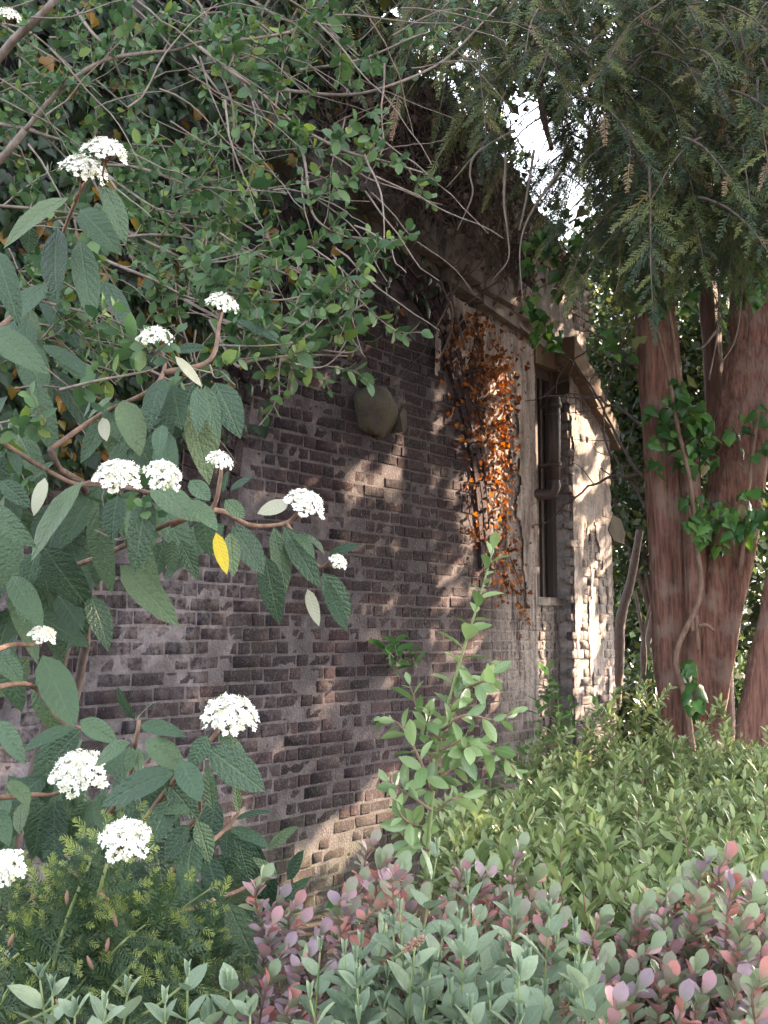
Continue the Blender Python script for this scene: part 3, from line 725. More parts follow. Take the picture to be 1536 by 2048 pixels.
for (u, v) in sample_poly([(470, -80), (640, -80), (610, 90), (500, 60)], 9): branchlet(rec, tw, px(u, v - 40, R.uniform(4.0, 5)), np.array((R.normal(0, .5), -.3, -.5)), .4)
for (u, v) in sample_poly([(600, -60), (900, -60), (880, 60), (700, 20)], 16): branchlet(rec, tw, px(u, v - 40, R.uniform(4.5, 6)), np.array((R.normal(0, .5), -.3, -.5)), .4)
for (u, v) in sample_poly([(960, 60), (1300, 60), (1320, 520), (1180, 520), (1110, 380), (1020, 240)], 190): branchlet(rec, tw, px(u, v - R.uniform(30, 110), R.uniform(6.2, 8.6)), np.array((R.normal(0, .6), -.3, -.3)), R.uniform(.45, .8), ln=.17)
for (u, v) in sample_poly([(1150, 420), (1560, 420), (1560, 560), (1240, 540)], 46): branchlet(rec, tw, px(u, v - R.uniform(30, 110), R.uniform(4.6, 6.4)), np.array((R.normal(0, .6), -.3, -.3)), R.uniform(.3, .5))
for (u, v) in ((1235, 545), (1240, 560)): branchlet(rec, tw, px(u, v, 6.2), np.array((.1, -.2, -.9)), .25)
pp = np.array(rec.p); rec.keep(beam_mask(pp, .04) & gap_mask(pp + nrmz(rec.d) * .05))
p_, M_, r_ = rec.arr(); cloud('needle_sprays', SPRAY, p_, M_, r_, MT['yew'], yew)
part('branchlets', tw, MT['deadtwig'], yew, stuff=True)
# the unseen upper crown above the frame, coarser, spread wide to block sky light
def crown(parent, cs, n, size, mat, tmpl=QUAD, name='crown', beams=True, clump=.28, gaps=True):
    rc = Recs(); P = []
    tot = sum(c[3] * c[4] * c[5] for c in cs)
    for (cx, cy, cz, rx, ry, rz) in cs:
        k = int(n * rx * ry * rz / tot); ncl = max(6, k // 40)
        q = nrmz(R.normal(0, 1, (ncl, 3))) * (R.uniform(.25, 1, (ncl, 1)) ** .45) * np.array((rx, ry, rz)) + np.array((cx, cy, cz))
        P.append(q[R.integers(0, ncl, k)] + R.normal(0, clump, (k, 3)))
    P = np.vstack(P); m_ = P[:, 2] > .05
    if beams: m_ &= beam_mask(P, size * .45)
    if gaps: m_ &= gap_mask(P)
    P = P[m_]; N = len(P); D = nrmz(R.normal(0, 1, (N, 3)) + np.array((0, 0, -.3))); NN = R.normal(0, 1, (N, 3)) + np.array((0, 0, .6))
    rc.p = list(P); rc.d = list(D); rc.n = list(NN); rc.l = list(size * R.uniform(.7, 1.3, N)); rc.w = [1.0] * N; rc.r = list(R.random(N))
    p_, M_, r_ = rc.arr(); return cloud(name, tmpl, p_, M_, r_, mat, parent)
crown(yew, [(2.0, 6.4, 7.4, 2.6, 2.2, 1.9), (4.2, 7.5, 6.2, 2.0, 2.4, 2.6), (-1.4, 6.2, 7.4, 2.8, 2.2, 1.1), (1.4, 7.6, 8.0, 2.4, 2.2, 1.2)], 40000, .15, MT['yew'], name='upper_shade_crown')  # extra canopy out of view, added to darken the wall and inner yew

def tree(name, label, base, th, r0, cs, n, size, mat, group=None, bend=(0, 0), bark='darkbark', lean=None):
    o = thing(name, label, 'tree', base, group); b_ = MB(); B = np.array(base, float)
    P = smooth([B - UP * .1, B + UP * th * .35 + np.array((*bend, 0)) * .4, B + UP * th * .7 + np.array((*bend, 0)), B + UP * th + np.array((*bend, 0)) * 1.1], 8)
    b_.tube(P, r0, r0 * .35, 12, rfun=lambda k, a: 1 + .1 * np.cos(3 * a + 4 * k)); part('trunk', b_, MT[bark], o)
    top = P[-1]
    for c in cs[:4]:
        b_ = MB(); q = np.array(c[:3]); s_ = P[int(len(P) * .55)]; b_.tube(smooth([s_, (s_ + q) / 2 + R.normal(0, .15, 3), q], 5), r0 * .4, .02, 7); part('limb', b_, MT[bark], o)
    crown(o, cs, n, size, mat); return o
# mostly unseen trees added at right to shade the garden, and the thicket seen between the trunks
tree('shade_tree', 'unseen dense evergreen added farthest right to shade the garden', (8.0, 5.0, 0), 9, .25, [(8.0, 4.6, 5.4, 2.3, 2.3, 3.2), (7.8, 5, 9, 2.0, 2.0, 3)], 24000, .17, MT['bg'], 'shade trees on the right')
tree('shade_tree', 'unseen dense evergreen added right of the yew to shade the garden', (6.6, 8.4, 0), 10, .25, [(6.6, 8.0, 5.6, 2.2, 2.3, 3.4), (6.6, 8.4, 9.6, 2.2, 2.2, 3)], 26000, .17, MT['bg'], 'shade trees on the right')
tree('shade_tree', 'leafy dark tree right behind the double yew trunk', (5.4, 11.6, 0), 10, .22, [(5.4, 11.4, 5.8, 2.0, 2.0, 3.4), (5.0, 11.8, 9.6, 2.4, 2.2, 3)], 24000, .16, MT['bg'], 'shade trees on the right')
tree('holly_tree', 'dark glossy thicket tree seen just right of the buttress', (3.3, 13.2, 0), 4.2, .09, [(3.3, 13.2, 3.2, 1.0, .9, 1.3), (3.6, 13.4, 4.6, 1.2, .9, 1.0)], 11000, .11, MT['bg'], bend=(.2, .1))
tree('thicket_tree', 'slender crooked dark trunk leaning between buttress and yew', (2.75, 12.4, 0), 3.2, .075, [(3.1, 12.7, 3.6, .9, .7, 1.0), (3.0, 12.9, 5.0, 1.0, .7, .9)], 6000, .10, MT['bg'], bend=(.28, .1))
tree('thicket_tree', 'far tree closing the gap behind the yew trunks', (6.6, 19, 0), 7, .2, [(6.5, 19, 3.5, 3.0, 1.5, 2.6), (5.2, 19, 7.0, 3.4, 1.5, 2.6)], 22000, .20, MT['bg'])
tree('thicket_tree', 'pale far foliage glimpsed between buttress and yew', (3.9, 21, 0), 6, .18, [(4.2, 21, 3.2, 2.0, 1.2, 2.6), (4.0, 21.5, 6.0, 2.0, 1.2, 2.2)], 12000, .21, MT['bg'])
tree('overhanging_tree', 'dark tree standing behind the wall at the upper left', (-2.6, 12.5, 0), 9, .25, [(-2.5, 12, 7.6, 3.2, 2.0, 2.6), (.0, 12.4, 8.4, 1.9, 1.6, 2.2)], 20000, .17, MT['bg'])
for (x, y, lab) in ((2.6, 11.2, 'low dark undergrowth just right of the buttress foot'), (3.7, 12.0, 'undergrowth bush seen left of the yew base'), (4.4, 10.2, 'undergrowth bush seen right of the yew base')):
    o = thing('undergrowth_bush', lab, 'bush', (x, y, 0), 'undergrowth behind the yew'); crown(o, [(x, y, .6, .6, .5, .6), (x + .3, y + .4, 1.0, .5, .4, .5)], 2600, .10, MT['bg'], name='foliage', clump=.14)
o = thing('far_hedge', 'far pale green hedge closing the view low between the trunks', 'hedge', (10, 30, 0)); crown(o, [(6, 29, 1.5, 5, 1, 2.0), (14, 30, 2.0, 5, 1, 2.4), (3, 29.5, 2.0, 3, 1, 2.2)], 9000, .28, MT['bg'], name='foliage', gaps=False)
# trunks behind and at the right edge
b = MB(); trunk(b, [(1452, 1560, 50), (1446, 1200, 48), (1440, 950, 52), (1425, 700, 50), (1410, 520, 46), (1400, 300, 36)], 9.4, .1, 14, 21)
o = thing('background_trunk', 'dark slim trunk standing behind the yew, between its two stems', 'tree', ground_to(px(1450, 1560, 9.2))); part('trunk', b, MT['darkbark'], o)
b = MB(); trunk(b, [(1490, 1750, 130), (1506, 1500, 96), (1528, 1350, 84), (1562, 1180, 76), (1590, 1000, 70), (1610, 700, 66)], 6.4, .14, 22, 22)
o = thing('leaning_trunk', 'purplish brown trunk leaning out at the right edge', 'tree', ground_to(px(1480, 1750, 6.4))); part('trunk', b, MT['yewbark'], o)
b = MB(); trunk(b, [(1228, 1420, 34), (1238, 1330, 28), (1242, 1240, 26), (1262, 1160, 22), (1280, 1060, 18)], 11, .1, 10, 23)
o = thing('crooked_stem', 'thin crooked black stem just right of the buttress foot', 'tree', ground_to(px(1228, 1420, 11))); part('trunk', b, MT['deadtwig'], o)
for pts in ([(1300, 1440), (1285, 1300), (1310, 1180)], [(1262, 1440), (1290, 1320), (1270, 1180)]):
    b = MB(); b.tube(path(pts, 11.3, 6), .03, .015, 7); part('stem', b, MT['deadtwig'], o)
# hanging bare twigs under the yew
hang = thing('hanging_twig', 'bare grey twigs trailing down in front of the dark parapet', 'twig', px(1078, 65, 4.6))
for pts in ([(1080, 60), (1008, 190), (978, 270), (928, 335), (893, 375)], [(1030, 260), (955, 305), (940, 345), (945, 390), (915, 460)], [(1012, 310), (1008, 400), (1016, 470), (1016, 520), (985, 560)], [(1068, 300), (1052, 400), (1040, 455), (1040, 460)],
            [(1120, 340), (1060, 430), (1040, 500), (1045, 600)]):
    b = MB(); b.tube(path(pts, 4.6 + R.normal(0, .1), 6), .007, .002, 5); part('stem', b, MT['twig'], hang)
hang = thing('hanging_twig', 'bare grey twigs hanging in front of the red yew trunks', 'twig', px(1440, 500, 5.4))
for pts in ([(1455, 430), (1440, 560), (1436, 660), (1418, 760)], [(1434, 660), (1410, 690), (1394, 700)], [(1220, 330), (1240, 520), (1228, 600)], [(1320, 440), (1330, 560), (1328, 600)], [(1490, 480), (1482, 600), (1470, 680), (1440, 730)], [(1440, 500), (1400, 530), (1350, 590)]):
    b = MB(); b.tube(path(pts, 5.4 + R.normal(0, .1), 6), .008, .003, 5); part('stem', b, MT['twig'], hang)

# ================================================================ CLIMBERS
IVY = ivy_t()
ivy = thing('wall_ivy', 'green and yellow ivy covering the upper left of the brick wall', 'ivy', W(.6, 0, .05))
IREG = [(-60, -60), (900, -60), (760, 120), (610, 300), (640, 380), (720, 360), (800, 420), (880, 500), (872, 630), (800, 690), (690, 700), (590, 770), (545, 770), (530, 860), (400, 880), (330, 920), (-60, 990)]
rec = Recs(); uv = sample_poly(IREG, 4200)
for (u, v) in uv:
    x = max(0.0, (v - 250) / 450) if u > 560 else 0
    if u > 560 and v > 250 and R.random() < .80 - (.25 if v < 620 else 0): continue
    if u > 300 and v > 700 and R.random() < .6: continue
    o = R.uniform(.02, .24) * (1 if u < 560 else .35) + (.14 if 0 < v < 600 else 0) * (u < 800); p = wall_hit(u, v, o)
    if p[2] > 6.6: continue
    d = np.array((R.normal(0, .5), R.normal(0, .2), -1)) + WN * .15
    rec.add(p, d, WN * 1.0 + UP * .45 + R.normal(0, .35, 3), R.uniform(.055, .095), R.uniform(.85, 1.1), R.random() if (u > 480 or v > 420 or R.random() < .5) else R.random() * .8)
leaves(ivy, rec, IVY, MT['ivy'], 300, bias=lambda p, u, v, d: np.where(((u > 560) & (v > 280)) | (v > 620), 10, 1))
tw = MB()
for k in range(150):
    u, v = sample_poly(IREG, 1)[0]; P = [wall_hit(u, v, .03)]
    dd = np.array((0, 0, -1.0)) + WD * R.normal(0, .6)
    for j in range(8): dd = nrmz(dd + R.normal(0, .35, 3) * np.array((1, 1, .6))); P.append(P[-1] + dd * .07)
    P = np.array(P); P -= np.outer((P - WB) @ WN - R.uniform(.02, .12), WN); tw.tube(P, .006, .002, 4, cap=False)
part('stems', tw, MT['deadtwig'], ivy, stuff=True)
# tangled dead ivy over the parapet
dead = thing('dead_ivy', 'dark tangle of leafless dead ivy hanging over the parapet', 'ivy', W(3.6, 4.6, .05)); tw = MB(); rec = Recs()
DREG = [(560, 200), (800, 60), (980, 170), (1040, 280), (1120, 420), (1120, 560), (1000, 540), (900, 450), (800, 420), (700, 330)]
for (u, v) in sample_poly(DREG, 750):
    o = R.uniform(.02, .32); P = [wall_hit(u, v, o)]; dd = np.array((0, 0, -1.0)) + WD * R.normal(.1, .7) + WN * R.normal(0, .2)
    for j in range(6): dd = nrmz(dd + R.normal(0, .4, 3)); P.append(P[-1] + dd * R.uniform(.04, .09))
    tw.tube(np.array(P), R.uniform(.003, .007), .0015, 4, cap=False)
    for q in P[2::2]:
        if R.random() < .6: rec.add(q, R.normal(0, .5, 3) + np.array((0, 0, -1)), WN + R.normal(0, .6, 3), R.uniform(.03, .06))
part('stems', tw, MT['deadtwig'], dead, stuff=True)
MT['deaddark'] = leaf_mat('dead_ivy_leaf', [(0, (.05, .03, .022)), (.7, (.10, .06, .045)), (1, (.16, .10, .07))], .8, .15, 4, 0)
p_, M_, r_ = rec.arr(); cloud('leaf_mass', IVY, p_, M_, r_, MT['deaddark'], dead)
for pts in ([(930, 700), (900, 560), (940, 500)], [(880, 560), (905, 640), (880, 720)], [(935, 530), (900, 600), (870, 660)], [(1090, 500), (1000, 560), (930, 610)], [(940, 500), (1030, 470), (1100, 380)]):
    b = MB(); b.tube(np.array([wall_hit(u, v, .16) for u, v in smooth(pts, 6)]), .012, .006, 6); part('stem', b, MT['deadtwig'], dead)
# withered climber on the pier
wc = thing('withered_climber', 'rust-brown withered creeper clinging to the pale pier beside the arch', 'creeper', W(4.3, 1.6, .03))
rec = Recs()
cols = [((905, 640), (930, 780), (940, 900), (940, 1020), (955, 1090)), ((930, 640), (960, 720), (970, 800), (985, 900), (1000, 1000), (1010, 1100), (1015, 1200)), ((985, 700), (1005, 770), (1010, 860), (1000, 960)), ((1010, 1090), (1045, 1180), (1050, 1240)), ((960, 640), (1000, 700), (1010, 740))]
dens = [(90, 22), (560, 24), (460, 20), (40, 12), (90, 20)]
for c, (nn, sp) in zip(cols, dens):
    S = smooth(c, 20)
    b = MB(); b.tube(np.array([wall_hit(u, v, .012) for u, v in S]), .005, .002, 5); part('stem', b, MT['deadtwig'], wc)
    for k in range(nn):
        u, v = S[int(len(S) * R.random() ** .9)] + R.normal(0, 1, 2) * (sp * .75, 14); p = wall_hit(u, v, R.uniform(.015, .09))
        rec.add(p, np.array((0, 0, -1)) + R.normal(0, .7, 3), WN + R.normal(0, .7, 3) + UP * .3, R.uniform(.022, .046))
for k in range(12):
    P = [(905 + R.normal(0, 18), 605 + R.normal(0, 10))]; dv = np.array((R.normal(.15, .35), 1.0))
    for j in range(9): dv = nrmz(dv + R.normal(0, .18, 2)); P.append(tuple(np.array(P[-1]) + dv * R.uniform(14, 30)))
    b = MB(); b.tube(np.array([wall_hit(u, v, .01) for u, v in P]), .004, .0015, 4); part('stem', b, MT['deadtwig'], wc)
for k in range(150):
    u, v = sample_poly([(870, 640), (1050, 640), (1060, 760), (1030, 900), (900, 900), (880, 760)], 1)[0]
    rec.add(wall_hit(u, v, R.uniform(.01, .05)), np.array((0, 0, -1)) + R.normal(0, .7, 3), WN + R.normal(0, .7, 3), R.uniform(.028, .05))
leaves(wc, rec, IVY, MT['dead'], 300)
# ivy on the yew
TIVY = ivy_t()
ty = thing('trunk_ivy', 'fresh green ivy climbing over the red yew trunks', 'ivy', px(1390, 1500, 6.6)); rec = Recs()
for (poly, nn, Y) in (([(1200, 470), (1420, 480), (1400, 600), (1330, 640), (1240, 590)], 130, 6.7), ([(1100, 400), (1250, 420), (1180, 540), (1060, 620), (1030, 520)], 90, 7.2), ([(1340, 740), (1390, 780), (1440, 880), (1430, 930), (1350, 930), (1320, 850)], 110, 6.72), ([(1290, 790), (1345, 790), (1350, 950), (1300, 960)], 16, 6.7),
                     ([(1360, 980), (1470, 1000), (1480, 1080), (1430, 1110), (1380, 1060)], 60, 6.6), ([(1440, 440), (1536, 440), (1536, 600), (1480, 620)], 90, 6.6), ([(1460, 960), (1536, 960), (1536, 1060), (1480, 1080)], 26, 6.6), ([(1345, 1310), (1400, 1330), (1420, 1420), (1370, 1420)], 22, 6.6), ([(1210, 650), (1290, 670), (1270, 720), (1210, 710)], 12, 6.7),
                     ([(1050, 600), (1130, 640), (1120, 700), (1070, 680)], 40, 7.6), ([(1440, 860), (1530, 800), (1530, 900), (1480, 930)], 16, 6.65), ([(1270, 440), (1536, 400), (1536, 520), (1300, 520)], 120, 6.5)):
    for (u, v) in sample_poly(poly, nn):
        rec.add(px(u, v, Y + R.uniform(-.16, .1)), np.array((R.normal(0, .7), R.normal(-.2, .5), -1)), np.array((R.normal(0, .6), -.8, .8)) + R.normal(0, .4, 3), R.uniform(.05, .115), R.uniform(.8, 1.0))
pp = np.array(rec.p); rec.keep(beam_mask(pp, .04) & gap_mask(pp))
leaves(ty, rec, TIVY, MT['trunkivy'], 300)
for pts in ([(1392, 1560), (1372, 1400), (1352, 1310), (1400, 1190), (1392, 1080), (1380, 960), (1355, 850), (1335, 740), (1300, 600)], [(1358, 770), (1345, 660), (1330, 580)], [(1386, 1262), (1384, 1240), (1392, 1236), (1396, 1300)], [(1396, 1252), (1412, 1250), (1428, 1262)], [(1480, 1150), (1500, 950), (1520, 800)]):
    b = MB(); b.tube(path(pts, 6.62, 6), .022 if len(pts) > 5 else .014, .010, 7); part('stem', b, MT['redtwig'], ty)

# ================================================================ LEATHERLEAF VIBURNUM
vib = thing('viburnum_shrub', 'big leathery dark-leaved shrub with flat white flower heads on the left', 'shrub', (-1.15, 2.3, 0))
vprof = lambda v: math.sin(math.pi * v ** .85) ** .72
VT = [leaf_t(vprof, .38, 6, 4, .22, dr, .1, .008) for dr in (.05, .18, .36)]
LV = """138 395 -5 447 55|205 370 262 458 50|160 418 225 475 62|115 455 95 588 76|160 478 185 638 58|60 450 58 505 40|-8 500 25 612 52|95 565 5 645 62|205 560 262 642 46|-30 655 85 728 62|85 690 192 744 34|115 725 207 767 30
330 755 275 842 66|345 768 362 858 46|395 772 397 868 34|410 770 437 862 34|430 765 475 846 66|225 795 168 828 34|245 800 282 882 60|325 850 310 892 34|215 815 235 860 40|470 640 560 670 26|350 700 410 690 24
165 962 40 1103 76|115 920 20 977 26|20 890 40 950 28|300 968 400 1040 60|225 985 215 1055 50|262 1000 280 1165 50|290 990 283 1126 56|190 1000 212 1187 54|235 990 215 1066 48|85 1090 178 1222 70|30 1060 -2 1162 50|75 1100 45 1170 42|20 1150 80 1240 52|115 1190 165 1257 50|180 1190 222 1274 50|240 1130 353 1240 60|330 1080 305 1152 40|345 1080 340 1142 36|360 1080 395 1150 32|410 1020 405 1107 52|460 1065 468 1144 34|465 1050 530 1147 62|530 1110 555 1242 52|548 1052 575 1187 46|568 1052 640 1174 50|590 1068 626 1086 26|650 1110 628 1060 22|655 1115 706 1080 25|645 1145 702 1237 50|650 1160 692 1264 36|460 980 505 950 22|445 985 455 940 16|375 1000 432 1042 44|380 960 420 1000 40|450 1000 490 1035 40|330 1160 360 1110 30|0 960 60 1010 40|-20 1010 40 1080 46
270 1440 228 1385 30|275 1440 300 1395 25|280 1450 357 1452 35|260 1485 180 1512 50|290 1480 375 1532 60|275 1495 278 1548 22|266 1495 255 1545 24|415 1470 380 1537 38|435 1470 502 1514 38|415 1495 533 1582 74|350 1545 190 1587 60|270 1575 240 1602 30|280 1580 330 1540 28|425 1620 415 1530 28|383 1620 320 1612 26|378 1650 325 1722 50|395 1640 425 1724 42|478 1625 470 1562 20|470 1640 530 1608 16|455 1660 452 1717 28|460 1655 540 1682 36|385 1680 370 1777 52|415 1710 440 1802 46|300 1640 330 1772 76|535 1700 585 1650 26|575 1760 605 1700 30|555 1755 520 1718 22|110 1600 105 1772 66|85 1600 65 1722 52|115 1660 100 1812 62|50 1600 30 1662 44|250 1720 300 1822 66|435 1805 410 1902 50|455 1805 525 1952 56|530 1830 510 1917 42|465 1880 440 1922 40|400 1865 340 1830 36|-10 1615 15 1680 40
0 1310 45 1364 42|85 1310 150 1452 70|70 1360 100 1482 52|150 1455 45 1477 34|160 1460 85 1532 56|160 1440 230 1477 42|20 1290 -10 1340 40|40 1180 60 1260 40|0 1440 40 1520 40|330 1560 400 1640 50|200 1590 240 1680 60|180 1600 150 1680 50|340 1600 300 1690 50|480 1690 500 1760 34|300 1760 350 1850 50|20 1560 60 1600 40|360 1520 400 1600 50|150 1700 190 1800 56|40 1700 20 1790 50|490 1800 470 1880 44|560 1820 590 1760 30"""
rng2 = np.random.default_rng(4); recs = [Recs(), Recs(), Recs()]
def vdepth(u, v): return 1.95 + .15 * math.sin(u * .013) + .10 * math.sin(v * .011 + 1) + (.12 if v < 900 else 0)
def add_leaf(recset, u0, v0, u1, v1, wpx, Y, facing=None, pre=.0):
    a = px(u0, v0, Y); b_ = px(u1, v1, Y - rng2.uniform(-.02, .07)); L = np.linalg.norm(b_ - a)
    n_ = np.array((rng2.normal(0, .35), -1.0, .75)) if facing is None else facing
    wv = wpx * Y / F / L / .38
    recset.add(a, b_ - a, n_ + rng2.normal(0, .18, 3), L, min(max(wv, .55), 1.7), rng2.random())
for grp in LV.replace('\n', '|').split('|'):
    u0, v0, u1, v1, wp = map(float, grp.split()); k = int(rng2.integers(3)); add_leaf(recs[k], u0, v0, u1, v1, wp, vdepth(u0, v0) + rng2.uniform(-.05, .05))
for (poly, nn) in (([(0, 1480), (300, 1480), (480, 1650), (560, 1780), (520, 1900), (250, 1850), (0, 1800)], 60), ([(0, 1000), (200, 1040), (220, 1180), (120, 1300), (0, 1400)], 24), ([(0, 560), (100, 600), (120, 760), (0, 900)], 12), ([(150, 780), (470, 780), (480, 850), (300, 900)], 14), ([(0, 900), (120, 940), (480, 980), (560, 1060), (300, 1090), (0, 1040)], 18)):
    for (u, v) in sample_poly(poly, nn):
        L = R.uniform(90, 150); an = R.normal(math.pi / 2, .6); add_leaf(recs[int(R.integers(3))], u, v - 20, u + math.cos(an) * L, v + math.sin(an) * L, R.uniform(44, 64), vdepth(u, v) + R.uniform(.12, .40))
for k in range(3): leaves(vib, recs[k], VT[k], MT['vib'], 100)
def special(u0, v0, u1, v1, wp, mat, lab):
    rc = Recs(); add_leaf(rc, u0, v0, u1, v1, wp, vdepth(u0, v0) - .06); p, M, r = rc.arr(); t_ = leaf_t(vprof, .38, 6, 4, .15, .05, .1)
    o = bpy.data.objects.new('leaf', tmesh(t_, 'leaf', MT[mat])); COL.objects.link(o); o.parent = vib; m_ = Matrix(M[0].tolist()).to_4x4(); m_.translation = Vector(p[0]) - vib.location; o.matrix_basis = m_; o['label'] = lab
special(432, 1065, 453, 1147, 28, 'vibyellow', 'bright yellow fading leaf')
special(578, 1005, 514, 1025, 54, 'vibpale', 'pale felted leaf underside beside a flower head')
special(350, 712, 406, 772, 26, 'vibpale', 'pale felted underside of a turned leaf')
special(615, 1178, 637, 1250, 25, 'vibpale', 'pale underside of a small hanging leaf')
special(205, 835, 212, 880, 26, 'vibpale', 'pale underside of a short leaf')
special(90, 955, 66, 1030, 30, 'vibpale', 'pale leaf underside near the left edge')
# flower heads: domed corymbs of tiny five-petalled florets
def head_mesh(seed, dens):
    q = np.random.default_rng(seed); b_ = MB(); nf = dens
    for i in range(nf):
        r = math.sqrt((i + .5) / nf); a = i * 2.39996 + q.normal(0, .12)
        r *= 1 + .10 * math.sin(5 * a + seed) + q.normal(0, .04); z = .55 * (1 - r * r) + q.normal(0, .06) + .05 * math.sin(7 * a + 3 * r)
        c = np.array((r * math.cos(a), r * math.sin(a), z)); nn = nrmz(np.array((c[0] * .8, c[1] * .8, .8)) + q.normal(0, .25, 3))
        e1 = nrmz(np.cross(nn, (.2, .9, .3))); e2 = np.cross(nn, e1); s = q.uniform(.11, .145); f0 = q.uniform(0, 6)
        V = [c]
        for k in range(10):
            rr = s if k % 2 == 0 else s * .62; V.append(c + (e1 * math.cos(f0 + k * .628) + e2 * math.sin(f0 + k * .628)) * rr + nn * (.03 if k % 2 == 0 else .0) * (1 if q.random() > .3 else -1))
        b_.add(V, [(0, 1 + k, 1 + (k + 1) % 10) for k in range(10)])
        if q.random() < .5: b_.tube(np.array([c, c + nn * .10]), .012, .012, 3, cap=False)
    return b_
def stalk_mesh(seed):
    q = np.random.default_rng(seed); b_ = MB(); b_.tube(smooth([(0, 0, -1.1), (.04, .02, -.75), (0, 0, -.5)], 4), .06, .06, 6)
    for i in range(22):
        a = i * 2.4; r = .25 + .65 * math.sqrt((i + .5) / 22); e = np.array((r * math.cos(a), r * math.sin(a), .36 * (1 - r * r) - .02)); b_.tube(smooth([(0, 0, -.52), e * .5 + np.array((0, 0, -.22)), e], 4), .025, .014, 4, cap=False)
    return b_
HM = [head_mesh(s, d).mesh('flower_head', MT['petal'], None, False) for s, d in ((1, 300), (2, 300), (3, 240))]; SM = stalk_mesh(3).mesh('stalk', MT['redtwig'])
def flower(parent, u, v, wpx, hpx, Y, tilt=0.0, k=0):
    s = wpx / 2 * Y / F; el = math.asin(min(.95, hpx / wpx * .80))     # how far the disc is tipped towards the camera
    nn = nrmz(np.array((math.sin(tilt), -math.sin(el), math.cos(el)))); p = px(u, v, Y)
    z = Vector(nn); x = Vector((1, 0, 0)).cross(z).normalized(); y = z.cross(x); m_ = Matrix((x, y, z)).transposed().to_4x4() @ Matrix.Scale(s, 4)
    m_.translation = Vector(p - nn * s * .1) - parent.location
    o = bpy.data.objects.new('flower_head', HM[k % 3]); COL.objects.link(o); o.parent = parent; o.matrix_basis = m_
    c = bpy.data.objects.new('stalk', SM); COL.objects.link(c); c.parent = o; return p - nn * s * 1.05
FL = [(168, 338, 96, 62, .35), (212, 300, 90, 58, .25), (310, 675, 76, 42, 0), (445, 605, 66, 42, .3), (235, 948, 90, 82, .1), (327, 948, 78, 76, .45), (440, 919, 54, 38, .35), (611, 1004, 82, 62, .4), (677, 1122, 38, 34, .5),
      (460, 1426, 106, 74, .1), (157, 1541, 106, 92, 0), (250, 1676, 98, 82, .1, 1.6), (12, 1732, 72, 76, 0, 1.6), (86, 1268, 52, 34, .3), (-2, 1918, 40, 56, 0), (18, 30, 50, 30, .3)]
ends = []
for i, f in enumerate(FL): ends.append(flower(vib, f[0], f[1], f[2], f[3], f[5] if len(f) > 5 else vdepth(f[0], f[1]) - .05, f[4], i))
VS = [[(-60, 700), (40, 620), (95, 560), (125, 470), (160, 385), (195, 330)], [(150, 400), (165, 372)], [(-60, 830), (0, 882), (135, 962), (200, 970), (235, 985)], [(120, 1000), (180, 965), (250, 975), (300, 985)], [(100, 1150), (230, 1100), (330, 1050), (420, 1020), (440, 960), (442, 935)], [(340, 1050), (430, 1020), (500, 1050), (570, 1046), (600, 1020)],
      [(570, 1046), (610, 1100), (640, 1135), (672, 1112)], [(100, 900), (200, 830), (300, 780), (330, 730), (315, 690)], [(330, 745), (420, 720), (440, 640), (446, 618)], [(-40, 1380), (60, 1370), (120, 1440), (160, 1455)], [(-60, 1600), (60, 1590), (110, 1588), (155, 1560)], [(150, 1700), (245, 1590), (272, 1480), (278, 1440)], [(260, 1680), (350, 1560), (420, 1482), (452, 1440)],
      [(300, 1760), (340, 1700), (395, 1630), (400, 1590)], [(300, 1780), (400, 1700), (450, 1660), (480, 1622)], [(250, 1900), (300, 1870), (400, 1810), (480, 1780), (540, 1740)], [(60, 1800), (150, 1740), (220, 1710), (248, 1690)], [(-60, 1320), (20, 1290), (60, 1290), (85, 1278)], [(-80, 1800), (-30, 1780), (10, 1745)]]
for s in VS:
    b = MB(); u0, v0 = s[-1]; P = smooth([px(u, v, vdepth(u, v) + .04) for u, v in s], 6); b.tube(P, .0055, .003, 7); part('branch', b, MT['redtwig'], vib)
for s in ((-60, 700), (-60, 830), (-40, 1380), (-60, 1600), (-60, 1320)):
    b = MB(); a = px(*s, vdepth(*s) + .02); b.tube(smooth([a, a + np.array((-.2, .3, -.25)), np.array((-1.25, 2.6, .35)), np.array((-1.2 + R.normal(0, .05), 2.6, -.05))], 6), .006, .018, 7); part('main_stem', b, MT['deadtwig'], vib)
for s in ((150, 1700), (260, 1680), (300, 1760), (250, 1900), (100, 1150), (100, 900)):
    b = MB(); a = px(*s, vdepth(*s) + .02); b.tube(smooth([a, a + np.array((-.05, .4, -.25)), np.array((-1.15 + R.normal(0, .05), 2.7, -.05))], 6), .006, .016, 7); part('main_stem', b, MT['deadtwig'], vib)

